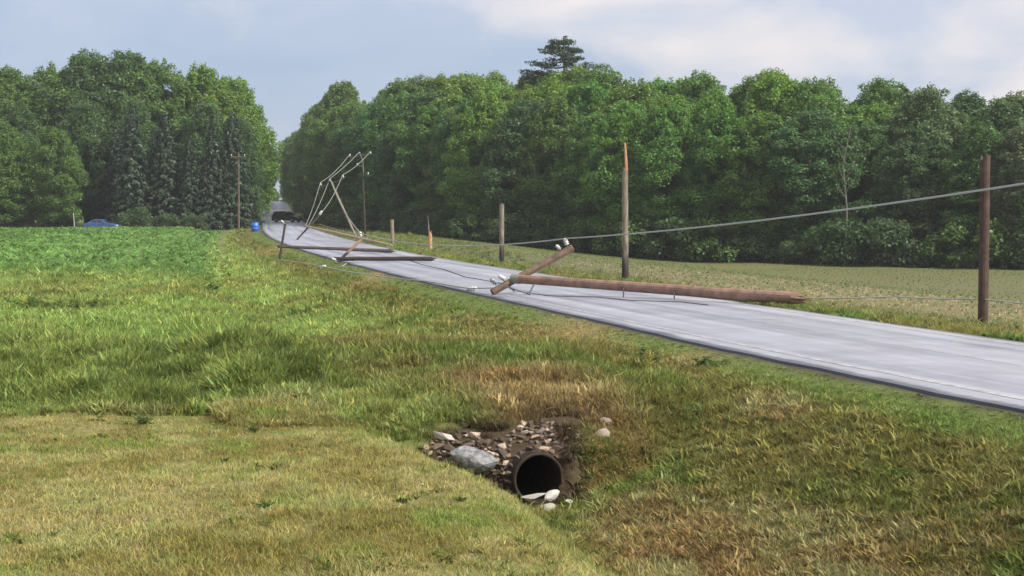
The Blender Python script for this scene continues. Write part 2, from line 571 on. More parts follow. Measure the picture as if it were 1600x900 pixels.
def blade_material():
    m, n, l = new_mat('grass_blades')
    out = N(n, 'ShaderNodeOutputMaterial')
    at = N(n, 'ShaderNodeAttribute', attribute_name='gcol', attribute_type='INSTANCER')
    a2 = N(n, 'ShaderNodeAttribute', attribute_name='tone')
    mx = N(n, 'ShaderNodeMixRGB', blend_type='MULTIPLY')
    mx.inputs['Fac'].default_value = 1
    l.new(at.outputs['Color'], mx.inputs['Color1'])
    l.new(a2.outputs['Color'], mx.inputs['Color2'])
    d = N(n, 'ShaderNodeBsdfDiffuse')
    tr = N(n, 'ShaderNodeBsdfTranslucent')
    l.new(mx.outputs['Color'], d.inputs['Color'])
    l.new(mx.outputs['Color'], tr.inputs['Color'])
    s1 = N(n, 'ShaderNodeMixShader'); s1.inputs[0].default_value = 0.35
    l.new(d.outputs[0], s1.inputs[1]); l.new(tr.outputs[0], s1.inputs[2])
    l.new(s1.outputs[0], out.inputs['Surface'])
    return m


def stone_material():
    m, n, l = new_mat('field_stone')
    out = N(n, 'ShaderNodeOutputMaterial')
    b = N(n, 'ShaderNodeBsdfPrincipled')
    b.inputs['Roughness'].default_value = 0.85
    l.new(b.outputs[0], out.inputs['Surface'])
    oi = N(n, 'ShaderNodeObjectInfo')
    t = N(n, 'ShaderNodeTexCoord')
    z = N(n, 'ShaderNodeTexNoise')
    z.inputs['Scale'].default_value = 14
    z.inputs['Detail'].default_value = 6
    z.inputs['Roughness'].default_value = 0.7
    l.new(t.outputs['Object'], z.inputs['Vector'])
    rp = N(n, 'ShaderNodeValToRGB')
    rp.color_ramp.elements[0].position = 0.3
    rp.color_ramp.elements[0].color = (0.6, 0.6, 0.6, 1)
    rp.color_ramp.elements[1].position = 0.7
    rp.color_ramp.elements[1].color = (1.15, 1.12, 1.08, 1)
    l.new(z.outputs['Fac'], rp.inputs['Fac'])
    mx = N(n, 'ShaderNodeMixRGB', blend_type='MULTIPLY')
    mx.inputs['Fac'].default_value = 1
    l.new(oi.outputs['Color'], mx.inputs['Color1'])
    l.new(rp.outputs['Color'], mx.inputs['Color2'])
    l.new(mx.outputs['Color'], b.inputs['Base Color'])
    bp = N(n, 'ShaderNodeBump')
    bp.inputs['Strength'].default_value = 0.6
    bp.inputs['Distance'].default_value = 0.02
    l.new(z.outputs['Fac'], bp.inputs['Height'])
    l.new(bp.outputs[0], b.inputs['Normal'])
    return m


M = {}
M['ground'] = ground_material()
M['road'] = road_material()
M['paint'] = paint_material()
M['leaf'] = leaf_material('broad_leaves')
M['needle'] = leaf_material('needles', 0.15, 0.03)
M['blade'] = blade_material()
M['stone'] = stone_material()
M['bark'] = simple('bark', (0.085, 0.07, 0.055), 0.9, 0.2, noise=0.5, scale=5, stretch=(1, 1, 0.2))
M['pale_bark'] = simple('pale_dead_bark', (0.125, 0.13, 0.10), 0.9, 0.2, noise=0.3, scale=4)
M['log'] = simple('brown_pole_wood', (0.21, 0.135, 0.105), 0.8, 0.3, noise=0.45, scale=3.5, bump=0.3)
M['tan_log'] = simple('pale_tan_pole_wood', (0.30, 0.23, 0.15), 0.8, 0.3, noise=0.35, scale=3)
M['dark_log'] = simple('creosoted_pole_wood', (0.045, 0.034, 0.030), 0.75, 0.3, noise=0.4, scale=3)
M['grey_log'] = simple('weathered_pole_wood', (0.20, 0.175, 0.14), 0.85, 0.3, noise=0.4, scale=3)
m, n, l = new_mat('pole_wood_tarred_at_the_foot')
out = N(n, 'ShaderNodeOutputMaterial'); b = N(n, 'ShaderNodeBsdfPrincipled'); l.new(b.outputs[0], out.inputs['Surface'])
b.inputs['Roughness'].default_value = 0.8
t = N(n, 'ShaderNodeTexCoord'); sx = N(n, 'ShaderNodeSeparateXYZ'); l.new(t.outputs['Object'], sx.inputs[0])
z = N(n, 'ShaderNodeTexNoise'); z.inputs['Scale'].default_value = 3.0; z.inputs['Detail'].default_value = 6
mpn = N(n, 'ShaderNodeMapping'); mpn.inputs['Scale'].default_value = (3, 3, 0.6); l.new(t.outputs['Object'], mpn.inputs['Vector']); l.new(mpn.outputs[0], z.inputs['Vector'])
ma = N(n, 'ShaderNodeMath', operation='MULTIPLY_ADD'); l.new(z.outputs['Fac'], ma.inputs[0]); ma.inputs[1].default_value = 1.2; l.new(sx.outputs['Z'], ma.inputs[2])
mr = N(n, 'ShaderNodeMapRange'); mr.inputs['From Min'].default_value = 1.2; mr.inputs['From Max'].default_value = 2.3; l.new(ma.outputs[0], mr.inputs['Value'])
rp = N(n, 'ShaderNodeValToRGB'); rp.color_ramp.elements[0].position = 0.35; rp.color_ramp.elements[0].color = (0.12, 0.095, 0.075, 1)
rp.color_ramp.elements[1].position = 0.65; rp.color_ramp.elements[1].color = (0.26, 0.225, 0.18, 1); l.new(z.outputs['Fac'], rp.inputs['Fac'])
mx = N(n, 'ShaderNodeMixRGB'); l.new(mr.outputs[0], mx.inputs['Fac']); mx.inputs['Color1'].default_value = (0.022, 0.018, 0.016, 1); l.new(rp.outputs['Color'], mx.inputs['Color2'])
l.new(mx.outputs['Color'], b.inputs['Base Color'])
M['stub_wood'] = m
M['arm'] = simple('cross_arm_wood', (0.12, 0.085, 0.062), 0.8, 0.3, noise=0.5, scale=5)
M['dark_arm'] = simple('dark_brown_pole_wood', (0.070, 0.046, 0.038), 0.8, 0.3, noise=0.5, scale=4)
M['fresh'] = simple('freshly_split_wood', (0.43, 0.24, 0.14), 0.85, 0.2, noise=0.35, scale=9, stretch=(1, 1, 0.3))
M['endgrain'] = simple('reddish_end_grain', (0.42, 0.19, 0.12), 0.85, 0.2, noise=0.3, scale=14)
M['porcelain'] = simple('white_porcelain', (0.48, 0.50, 0.48), 0.25, 0.5)
M['grey_glaze'] = simple('grey_porcelain', (0.22, 0.25, 0.28), 0.3, 0.5)
M['steel'] = simple('galvanised_steel', (0.16, 0.17, 0.18), 0.5, 0.5, metal=0.6)
M['band'] = simple('grey_metal_band', (0.23, 0.23, 0.19), 0.5, 0.5, metal=0.3)
M['wire'] = simple('weathered_aluminium_cable', (0.36, 0.39, 0.37), 0.6, 0.4, metal=0.2)
M['dark_wire'] = simple('dull_grey_wire', (0.20, 0.22, 0.19), 0.7, 0.3)
M['rust'] = simple('rusty_corrugated_steel', (0.036, 0.026, 0.021), 0.8, 0.3, metal=0.2, noise=0.5, scale=10)
M['rock_grey'] = simple('grey_boulder', (0.12, 0.122, 0.13), 0.8, 0.35, noise=0.6, scale=4, bump=1.0, col2=(0.31, 0.318, 0.335))
M['blue_plastic'] = simple('blue_plastic', (0.02, 0.12, 0.50), 0.45, 0.5)
M['black_paint'] = simple('black_car_paint', (0.008, 0.009, 0.012), 0.3, 0.5)
M['blue_paint'] = simple('blue_car_paint', (0.045, 0.10, 0.27), 0.35, 0.5)
M['glass'] = simple('dark_car_glass', (0.012, 0.014, 0.018), 0.12, 0.6)
M['tyre'] = simple('tyre_rubber', (0.012, 0.012, 0.012), 0.85, 0.3)
M['rim'] = simple('alloy_rim', (0.35, 0.36, 0.37), 0.4, 0.5, metal=0.7)
M['lamp'] = simple('clear_headlight', (0.75, 0.76, 0.75), 0.2, 0.6)
M['red_lamp'] = simple('red_tail_light', (0.30, 0.01, 0.01), 0.3, 0.6)
M['white_paint'] = simple('white_post_paint', (0.45, 0.46, 0.45), 0.6, 0.4)


# ------------------------------------------------------------------ ground sheet with the pipe's hole
PIPE_C = np.array([0.36, 20.80, -1.10]); PIPE_R = 0.335
PIPE_D = np.array([-0.265, 1.0, 0.0]); PIPE_D = PIPE_D/np.linalg.norm(PIPE_D)


def grow(a, b, step, k):
    v = [a]
    while v[-1] < b:
        v.append(v[-1] + step); step *= k
    return v


s_right = [-ROAD_W - q for q in grow(0.25, 1800, 0.35, 1.14)]
s_left = list(np.arange(0.0, 2.0, 0.25)) + list(np.arange(2.0, 4.6, 0.09)) + list(np.arange(4.6, 7.4, 0.04)) + list(np.arange(7.4, 9.5, 0.09)) + grow(9.5, 1800, 0.3, 1.12)
ss = np.array(sorted(s_right) + [-ROAD_W, -ROAD_W + 0.15, -3.1, -0.15] + s_left)
yy = np.array(list(np.arange(-40, 8, 3.0)) + list(np.arange(8, 20.4, 0.35)) + list(np.arange(20.4, 21.4, 0.03)) + list(np.arange(21.4, 23.6, 0.08))
              + list(np.arange(23.6, 40, 0.35)) + list(np.arange(40, 110, 1.6)) + list(np.arange(110, 300, 5.0))
              + list(np.arange(300, 640, 17.0)) + grow(640, 3200, 40, 1.25))
YY, SS = np.meshgrid(yy, ss, indexing='ij')
XX = edge_x(YY) - SS/0.97
ZZ = ground(XX, YY)
nr, nc = YY.shape
idx = np.arange(nr*nc).reshape(nr, nc)
quads = np.stack([idx[:-1, 1:], idx[:-1, :-1], idx[1:, :-1], idx[1:, 1:]], -1).reshape(-1, 4)
gv = np.stack([XX, YY, ZZ], -1).reshape(-1, 3)
fc = gv[quads].mean(1)
rel = fc - PIPE_C
al = rel @ PIPE_D
rad = np.linalg.norm(rel - al[:, None]*PIPE_D, axis=1)
keep = ~((rad < PIPE_R*0.96) & (al > -0.1) & (al < 6))
quads = quads[keep]
gme = bpy.data.meshes.new('ground')
gme.from_pydata(gv.tolist(), [], quads.tolist())
gme.polygons.foreach_set('use_smooth', [True]*len(gme.polygons))
tint = zone_colour(gv[:, 0], gv[:, 1])
ca = gme.attributes.new('tint', 'FLOAT_COLOR', 'POINT')
under = lerp(tint*0.80, np.broadcast_to(SOIL*1.5, tint.shape), np.full(len(tint), 0.28))
ca.data.foreach_set('color', np.c_[under, np.ones(len(tint))].astype(np.float32).ravel())
gme.materials.append(M['ground'])
gme.update()
gob = bpy.data.objects.new('ground', gme)
COL.objects.link(gob)
tag(gob, kind='structure')

# ------------------------------------------------------------------ road and its edge lines
ry = np.array(list(np.arange(-35, 110, 1.2)) + list(np.arange(110, 320, 4.0)) + list(np.arange(320, 660, 12.0)))
lat = np.array([-0.06, 0.0, 0.8, 2.0, ROAD_W/2, ROAD_W - 2.0, ROAD_W - 0.8, ROAD_W, ROAD_W + 0.06])


def road_point(y, q, dz=0.0):
    crown = 0.06*(1 - ((q - ROAD_W/2)/(ROAD_W/2))**2)
    return (edge_x(y) + q/0.97, y, road_z(y) + crown + dz)


rng = np.random.default_rng(5)
rv, rf, ruv = [], [], []
jl = rng.normal(0, 0.035, len(ry)); jr = rng.normal(0, 0.03, len(ry))
for i, y in enumerate(ry):
    for j, q in enumerate(lat):
        qq = q + (jl[i] if j < 2 else jr[i] if j > 6 else 0)
        edge = j in (0, len(lat) - 1)
        p = road_point(float(y), q if not edge else (0 if j == 0 else ROAD_W))
        rv.append((float(edge_x(y)) + qq/0.97, float(y), float(p[2]) - (0.14 if edge else 0)))
        ruv.append((q, float(y)))
nl = len(lat)
for i in range(len(ry) - 1):
    for j in range(nl - 1):
        a = i*nl + j
        rf.append((a, a + 1, a + nl + 1, a + nl))
rme = bpy.data.meshes.new('road')
rme.from_pydata(rv, [], rf)
uvl = rme.uv_layers.new(name='lane')
li = np.zeros(len(rme.loops), np.int32); rme.loops.foreach_get('vertex_index', li)
uvl.data.foreach_set('uv', np.array(ruv, np.float32)[li].ravel())
rme.materials.append(M['road'])
rme.update()
rob = bpy.data.objects.new('road', rme)
COL.objects.link(rob)
tag(rob, kind='structure')
for q0, q1 in ((0.52, 0.62), (ROAD_W - 0.66, ROAD_W - 0.54)):
    V, F = [], []
    for i, y in enumerate(ry):
        w = 0.012*math.sin(i*1.7)
        for q in (q0 + w, q1 + w):
            # follows the facets of the sheet below
            z = np.interp(q, lat[1:-1], [road_point(float(y), t)[2] for t in lat[1:-1]]) + 0.005
            V.append((float(edge_x(y)) + q/0.97, float(y), float(z)))
        if i:
            a = 2*i
            F.append((a - 2, a - 1, a + 1, a))
    o = mesh_obj('road_edge_line', V, F, M['paint'])
    tag(o, kind='structure')

# ------------------------------------------------------------------ culvert pipe, headwall of stones, boulder, rocks
PC = Vector(PIPE_C); PD = Vector(PIPE_D); PU = Vector((0, 0, 1)); PS = PD.cross(PU)
nseg, nring = 32, 46
V, F = [], []
for lay in (0, 1):
    for i in range(nring):
        t = i/(nring - 1)*5.5
        rr_ = (PIPE_R if lay == 0 else PIPE_R - 0.012) + 0.010*math.sin(t*2*math.pi/0.24)
        for k in range(nseg):
            a = 2*math.pi*k/nseg
            V.append(PC + PD*t + (PS*math.cos(a) + PU*math.sin(a))*rr_)
o1 = nring*nseg
for i in range(nring - 1):
    for k in range(nseg):
        a, b = i*nseg + k, i*nseg + (k + 1) % nseg
        F.append((a, a + nseg, b + nseg, b))
        F.append((o1 + a, o1 + b, o1 + b + nseg, o1 + a + nseg))
for k in range(nseg):
    b = (k + 1) % nseg
    F.append((k, b, o1 + b, o1 + k))
F.append(tuple((nring - 1)*nseg + k for k in range(nseg)))
cul = empty('culvert', PIPE_C.tolist(), 'rusty corrugated culvert pipe opening dark at the bottom of the ditch', 'culvert')
mesh_obj('pipe', V, F, M['rust'], cul, smooth=True)
V, F = [], []
for k in range(nseg):
    a = 2*math.pi*k/nseg
    for r_, t in ((PIPE_R + 0.022, -0.02), (PIPE_R + 0.022, 0.06), (PIPE_R - 0.016, 0.06), (PIPE_R - 0.016, -0.02)):
        V.append(PC + PD*t + (PS*math.cos(a) + PU*math.sin(a))*r_)
for k in range(nseg):
    b = (k + 1) % nseg
    for q in range(4):
        F.append((k*4 + q, b*4 + q, b*4 + (q + 1) % 4, k*4 + (q + 1) % 4))
mesh_obj('rim', V, F, M['rust'], cul, smooth=True)


def rock_mesh(name, seed, npts=13, squash=(1, 0.75, 0.5), mat=None, sub=0):
    rg = np.random.default_rng(seed)
    p = rg.normal(size=(npts, 3)); p /= np.linalg.norm(p, axis=1)[:, None]
    p *= rg.uniform(0.82, 1.08, (npts, 1)); p *= np.array(squash)
    bm = bmesh.new()
    for q in p: bm.verts.new(q)
    bmesh.ops.convex_hull(bm, input=bm.verts)
    bmesh.ops.delete(bm, geom=[v for v in bm.verts if not v.link_faces], context='VERTS')
    if sub:
        bmesh.ops.subdivide_edges(bm, edges=bm.edges, cuts=sub, use_grid_fill=True, smooth=0.35)
        for v in bm.verts:
            v.co *= 1 + 0.09*(fbm(v.co.x*3 + 7, v.co.y*3 + v.co.z*4, seed, 3) - 0.5)*2
    me = bpy.data.meshes.new(name)
    bm.to_mesh(me); bm.free()
    me.materials.append(mat or M['stone'])
    return me


rock_vars = [rock_mesh('stone', 100 + k, 12 + k % 4, (1, 0.62 + 0.05*(k % 4), 0.42 + 0.06*(k % 3))) for k in range(8)]
rg = random.Random(11)
hw = empty('stone_headwall', (0.3, 22.0, gz(0.3, 22.0)), 'heap of loose tan and brown field stones packed around the culvert mouth', 'headwall')
stone_cols = [(0.40, 0.31, 0.235), (0.27, 0.195, 0.145), (0.16, 0.11, 0.08), (0.10, 0.07, 0.055), (0.50, 0.41, 0.34), (0.12, 0.085, 0.065), (0.085, 0.062, 0.05), (0.17, 0.14, 0.12), (0.12, 0.088, 0.07)]


def put_stone(x, y, z, size, rot, colr):
    o = bpy.data.objects.new('stone', rg.choice(rock_vars))
    COL.objects.link(o)
    o.parent = hw
    o.location = (x - hw.location.x, y - hw.location.y, z - hw.location.z)
    o.scale = (size, size, size)
    o.rotation_euler = rot
    o.color = (*colr, 1)


placed = []
tries = 0
while len(placed) < 330 and tries < 14000:
    tries += 1
    l_ = rg.uniform(-1.45, 1.10)
    if rg.random() < 0.45:                                # the steep face either side of the pipe
        zf = rg.uniform(-1.42, -0.82); al_ = 0.12 + 0.3*(zf + 1.42)/0.6
    else:                                                 # the slope above it
        al_ = rg.uniform(0.25, 1.75); zf = None
    p = PC + PS*l_ + PD*al_
    z = gz(p.x, p.y) if zf is None else zf
    if zf is not None and gz(p.x, p.y) > zf + 0.35: p -= PD*0.1
    if math.hypot(l_, z - PC.z) < PIPE_R + 0.06: continue
    if al_ > 1.25 + 0.3*math.sin(l_*5) - 0.25*max(0, l_ - 0.2): continue
    if l_ > 0.7 and rg.random() < 0.4: continue
    if l_ < -0.55 and (zf is not None): continue
    sz = rg.choice([0.045, 0.055, 0.065, 0.08, 0.10, 0.125])
    if (p.x + 0.50)**2 + (p.y - 20.95)**2 < 0.085: continue
    if any((p.x - a)**2 + (p.y - b)**2*0.7 + (z - d)**2 < ((sz + c)*0.56)**2 for a, b, c, d in placed): continue
    placed.append((p.x, p.y, sz, z))
    put_stone(p.x, p.y, z + sz*0.15, sz, (rg.uniform(-0.6, 0.6), rg.uniform(-0.5, 0.5), rg.uniform(0, 6.28)), rg.choice(stone_cols))
for k in range(13):                                   # ring laid over the top of the pipe
    a = R(-5 + 190*k/12)
    p = PC + PD*rg.uniform(0.06, 0.12) + (PS*math.cos(a) + PU*math.sin(a))*(PIPE_R + 0.075)
    put_stone(p.x, p.y, p.z, rg.choice([0.07, 0.085, 0.10]), (rg.uniform(-0.5, 0.5), rg.uniform(-0.6, 0.6), rg.uniform(0, 6)), rg.choice(stone_cols))


def rock(name, label, loc, size, rot, seed, squash, mat, colr=(0.6, 0.6, 0.58), sub=2, cat='rock', group=None):
    me = rock_mesh(name, seed, 16, squash, mat, sub)
    o = bpy.data.objects.new(name, me)
    COL.objects.link(o)
    o.location = loc; o.scale = (size,)*3; o.rotation_euler = rot; o.color = (*colr, 1)
    return tag(o, label, cat, group)


bx, by = -0.50, 20.92
rock('boulder', 'large rounded grey boulder lying left of the culvert mouth', (bx, by, -0.86), 0.38, (0.10, 0.38, -0.15), 318, (1.0, 0.62, 0.46), M['rock_grey'])
rock('flat_stone', 'long flat pale stone at the upper left end of the headwall', (-0.98, 21.75, gz(-0.98, 21.75) + 0.05), 0.20, (0.1, 0.25, -0.3), 302, (1.0, 0.4, 0.3), M['stone'], (0.50, 0.46, 0.42), 0)
rock('round_stone', 'small mottled grey stone resting against the left rim of the pipe', (-0.07, 20.62, gz(-0.07, 20.62) + 0.10), 0.13, (0.2, 0.1, 0.4), 303, (0.9, 0.8, 0.8), M['stone'], (0.30, 0.28, 0.24), 1)
rock('white_rock', 'larger bright white broken rock lying in front of the pipe mouth', (0.54, 20.50, -1.27), 0.14, (0.2, -0.35, 0.5), 304, (1.0, 0.6, 0.5), M['stone'], (0.58, 0.58, 0.55), 1)
rock('white_slab', 'long thin whitish slab lying across the pipe mouth', (0.30, 20.60, -1.30), 0.21, (0.05, -0.12, 0.15), 305, (1.0, 0.4, 0.16), M['stone'], (0.46, 0.46, 0.43), 0)
rock('pale_rock', 'low pale yellowish rock nearest the ditch bottom below the pipe', (0.47, 20.12, -1.37), 0.15, (0.0, -0.2, 0.3), 306, (1.0, 0.6, 0.35), M['stone'], (0.40, 0.39, 0.31), 1)
rock('white_pebble', 'small white cobble just right of the broken rock at the pipe', (0.76, 20.38, -1.34), 0.07, (0, 0, 1), 307, (1, 0.8, 0.7), M['stone'], (0.48, 0.48, 0.44), 0)
rock('bank_stone', 'rounded brownish grey stone low in the grass right of the headwall', (1.30, 21.75, gz(1.30, 21.75) + 0.05), 0.16, (0.1, 0.1, 1), 308, (1, 0.8, 0.7), M['stone'], (0.34, 0.28, 0.24), 1)
rock('bank_stone', 'upper brownish grey stone right of the headwall near dark soil', (1.36, 22.25, gz(1.36, 22.25) + 0.05), 0.14, (0.3, 0.1, 2), 309, (1, 0.8, 0.7), M['stone'], (0.36, 0.28, 0.25), 1)


# ------------------------------------------------------------------ utility poles, standing stubs and fallen
def insulator(parent, base, axis, mat, size=1.0):
    """stack of porcelain skirts on a steel pin"""
    b = Vector(base); d = Vector(axis).normalized()
    pts, rad_ = [], []
    for t, r_ in ((0.0, 0.018), (0.10, 0.018), (0.101, 0.075), (0.13, 0.085), (0.15, 0.045), (0.17, 0.08), (0.20, 0.085), (0.22, 0.05), (0.25, 0.075), (0.29, 0.06), (0.32, 0.035), (0.34, 0.0005)):
        pts.append(b + d*t*size); rad_.append(r_*size)
    V, F = tube(pts, rad_, 12)
    o = mesh_obj('insulator', V, F, mat, parent, smooth=True)
    return o


def shaft(parent, pts, r0, r1, mat, name='shaft', n=14):
    P = [Vector(p) for p in pts]
    if len(P) == 2:
        P = [P[0].lerp(P[1], k/8) for k in range(9)]
    rr = [r0 + (r1 - r0)*k/(len(P) - 1) for k in range(len(P))]
    rg_ = random.Random(len(name) + int(P[0].x*10))
    P = [p + Vector((0, 0, rg_.uniform(-0.012, 0.012))) for p in P]
    V, F = tube(P, rr, n)
    return mesh_obj(name, V, F, mat, parent, smooth=False)


def splinters(parent, base, axis, r, length, count, seed, mat=None):
    """torn fibres at a broken end: each a long wedge"""
    rg_ = random.Random(seed)
    d = Vector(axis).normalized()
    u = d.cross(Vector((0, 0, 1)))
    if u.length < 0.1: u = Vector((1, 0, 0))
    u.normalize(); w = d.cross(u)
    for k in range(count):
        a = rg_.uniform(0, 6.28); q = r*rg_.uniform(0.15, 0.72)
        c = Vector(base) + (u*math.cos(a) + w*math.sin(a))*q - d*0.05
        L = length*rg_.uniform(0.35, 1.0); wd = r*rg_.uniform(0.25, 0.5)
        tip = c + d*L + (u*rg_.uniform(-1, 1) + w*rg_.uniform(-1, 1))*0.05*L
        V, F = tube([c, c.lerp(tip, 0.5), tip], [wd, wd*0.65, wd*0.08], 5)
        mesh_obj('splinter', V, F, mat or M['fresh'], parent)


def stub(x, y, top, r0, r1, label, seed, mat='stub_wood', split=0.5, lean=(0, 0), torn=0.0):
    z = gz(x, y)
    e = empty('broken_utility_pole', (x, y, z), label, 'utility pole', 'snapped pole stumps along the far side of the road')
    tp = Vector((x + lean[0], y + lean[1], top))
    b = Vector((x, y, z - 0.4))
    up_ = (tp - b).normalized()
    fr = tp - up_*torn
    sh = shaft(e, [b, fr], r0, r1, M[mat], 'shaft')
    rg_ = random.Random(seed)
    me = sh.data                                          # ragged top edge
    n_ = len(me.vertices)
    for i in range(n_ - 14, n_):
        me.vertices[i].co.z += rg_.uniform(-0.10, 0.22)
    if torn:
        q = fr + Vector((0.45*r1, -0.2*r1, -0.3))
        V, F = tube([q, q.lerp(tp, 0.5) + Vector((0.015, 0, 0)), tp], [r1*0.55, r1*0.50, r1*0.28], 6)
        mesh_obj('torn_strip', V, F, M['fresh'], e)
    splinters(e, tp if not torn else fr, up_, r1, split, 5, seed)
    return e


s1 = stub(11.80, 38.4, 3.80, 0.128, 0.118, 'nearest snapped pole with dark brown shaft at the right edge of view', 1, 'dark_arm', 0.30)
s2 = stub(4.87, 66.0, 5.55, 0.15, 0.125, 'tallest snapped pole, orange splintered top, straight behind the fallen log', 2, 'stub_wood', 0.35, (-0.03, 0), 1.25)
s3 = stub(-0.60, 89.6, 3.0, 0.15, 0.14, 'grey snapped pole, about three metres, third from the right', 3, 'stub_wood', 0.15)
s4 = stub(-6.29, 118.0, 0.95, 0.17, 0.15, 'short stump of freshly split orange wood with a thin standing splinter', 4, 'fresh', 0.45)
V, F = tube([(-6.36, 118.0, 0.9), (-6.40, 118.0, 1.6), (-6.47, 118.0, 2.45)], [0.07, 0.045, 0.01], 6)
mesh_obj('splinter', V, F, M['grey_log'], s4)
s5 = stub(-9.51, 122.0, 1.9, 0.15, 0.14, 'low grey snapped pole, farthest left of the stumps beyond the road', 5, 'grey_log', 0.12)

# P1: the big brown log across the near lane
p1 = empty('fallen_utility_pole', (-0.59, 47.5, gz(-0.59, 47.5)), 'big brown pole lying across the road, nearest the camera, cross arm propped up', 'utility pole', 'fallen poles across the road')
tip1, butt1 = Vector((0.05, 47.7, 0.50)), Vector((7.75, 42.0, 0.20))
shaft(p1, [tip1, butt1], 0.135, 0.175, M['log'])
ax = (butt1 - tip1).normalized()
V, F = tube([tip1 - ax*0.05, tip1 + ax*0.25], [0.15, 0.15], 14)
mesh_obj('end_band', V, F, M['band'], p1, smooth=False)
splinters(p1, butt1, ax, 0.19, 0.5, 10, 21, M['log'])
splinters(p1, butt1, ax, 0.10, 0.9, 2, 22, M['tan_log'])
lo, hi = Vector((-0.62, 47.5, 0.09)), Vector((1.88, 48.45, 1.43))
V, F = tube([lo, lo.lerp(hi, 0.5), hi], [0.112, 0.118, 0.12], 8)
mesh_obj('cross_arm', V, F, M['arm'], p1)
ad_ = (hi - lo).normalized()
V, F = tube([hi + ad_*0.002, hi + ad_*0.015], [0.125, 0.125], 12)
mesh_obj('cross_arm_end', V, F, M['endgrain'], p1)
up1 = Vector((-0.42, 0, 0.90))
insulator(p1, hi - ad_*0.10 + up1*0.08, (-0.35, -0.1, 1), M['porcelain'], 0.95)
insulator(p1, hi - ad_*0.34 + up1*0.08, (-0.75, -0.1, 0.8), M['porcelain'], 0.8)
insulator(p1, lo + ad_*0.35 + up1*0.08, (-0.9, 0, 0.5), M['grey_glaze'], 1.1)
insulator(p1, lo + ad_*0.62 + up1*0.08, (-0.8, 0, 0.45), M['porcelain'], 1.0)
for a, b in (((0.72, 47.1, 0.45), (0.52, 47.0, 0.06)), ((-0.25, 47.4, 0.30), (0.56, 46.9, 0.05))):
    V, F = tube([a, b], [0.022, 0.022], 6)
    mesh_obj('brace', V, F, M['steel'], p1)
for t in (0.42, 0.60):
    c = tip1.lerp(butt1, t)
    V, F = tube([c + Vector((0, -0.1, 0.0)), c + Vector((0, -0.2, -0.05)), c + Vector((-0.01, -0.21, -c.z + 0.07))], [0.02, 0.02, 0.02], 6)
    mesh_obj('step_bolt', V, F, M['steel'], p1)
V, F = tube([tip1.lerp(butt1, 0.6) + Vector((0, 0, 0.13)), tip1.lerp(butt1, 0.6) + Vector((-0.03, 0, 0.26))], [0.02, 0.014], 6)
mesh_obj('step_bolt', V, F, M['steel'], p1)


def fallen(base, label, tip, butt, r0, r1, a_lo, a_hi, mat, arm_r, ins, seed, armmat='dark_log', topmat=None):
    e = empty('fallen_utility_pole', base, label, 'utility pole', 'fallen poles across the road')
    shaft(e, [tip, butt], r0, r1, M[mat])
    axv = (Vector(butt) - Vector(tip)).normalized()
    splinters(e, butt, axv, r1, 0.5, 4, seed, M[mat])
    a0, a1 = Vector(a_lo), Vector(a_hi)
    if topmat:
        mid = a0.lerp(a1, 0.45)
        V, F = tube([a0, mid], [arm_r, arm_r], 8); mesh_obj('cross_arm', V, F, M[armmat], e)
        V, F = tube([mid, a1], [arm_r, arm_r], 8); mesh_obj('cross_arm', V, F, M[topmat], e)
    else:
        V, F = tube([a0, a0.lerp(a1, 0.5), a1], [arm_r]*3, 8)
        mesh_obj('cross_arm', V, F, M[armmat], e)
    for t, axis, sz in ins:
        insulator(e, a0.lerp(a1, t) + Vector(axis).normalized()*arm_r*0.8, axis, M['porcelain'], sz)
    return e


fallen((-9.22, 81, gz(-9.22, 81)), 'dark pole lying flat on the road with a slanting brown cross arm', (-9.40, 81, 0.16), (-4.17, 80.0, 0.19), 0.11, 0.12,
       (-9.30, 80.8, -0.12), (-7.98, 81.5, 1.18), 'dark_log', 0.075, [(0.98, (-0.1, 0, 1), 1.15), (0.12, (-0.9, -0.2, 0.4), 1.0)], 31, 'dark_log', 'log')
fallen((-13.92, 92, gz(-13.92, 92)), 'thin black pole resting on its upright cross arm at the road edge', (-14.0, 92, 0.58), (-7.68, 98, 0.17), 0.085, 0.12,
       (-13.95, 91.9, gz(-13.95, 91.9) - 0.05), (-13.63, 92.4, 1.92), 'dark_log', 0.07, [(0.99, (-0.6, 0, 0.6), 0.9)], 32)
fallen((-18.05, 129, gz(-18.05, 129)), 'pale tan pole farthest down the road, leaning on a short dark cross arm', (-17.3, 129.5, 1.50), (-9.1, 116, gz(-9.1, 116) + 0.08), 0.09, 0.13,
       (-18.05, 129, 0.40), (-16.34, 130, 2.34), 'tan_log', 0.075, [(0.98, (0.5, 0, 0.8), 1.6)], 33, 'dark_log')

# leaning pole and far standing pole, both with cross arms and live ends of wire
lp = empty('leaning_utility_pole', (-13.91, 138, gz(-13.91, 138)), 'slender grey pole leaning left over the road with white insulators', 'utility pole')
lt = Vector((-16.22, 138, 5.45))
shaft(lp, [(-13.85, 138, gz(-13.91, 138) - 0.2), lt], 0.115, 0.08, M['grey_log'])
V, F = tube([(-17.25, 137.9, 4.90), (-15.0, 138.4, 5.72)], [0.06, 0.06], 8)
mesh_obj('cross_arm', V, F, M['dark_log'], lp)
LPI = [Vector((-17.10, 138, 5.02)), Vector((-16.29, 138.2, 5.36)), Vector((-15.14, 138.4, 5.72))]
for q in LPI:
    insulator(lp, q, (-0.25, 0, 1), M['porcelain'], 1.0)
sp = empty('standing_utility_pole', (-14.31, 150, gz(-14.31, 150)), 'far dark pole still upright against the wood, tilted cross arm on top', 'utility pole')
shaft(sp, [(-14.31, 150, gz(-14.31, 150) - 0.3), (-14.6, 150, 8.4)], 0.11, 0.085, M['dark_log'])
V, F = tube([(-15.95, 149.9, 7.98), (-13.6, 149.9, 8.30)], [0.065, 0.065], 8)
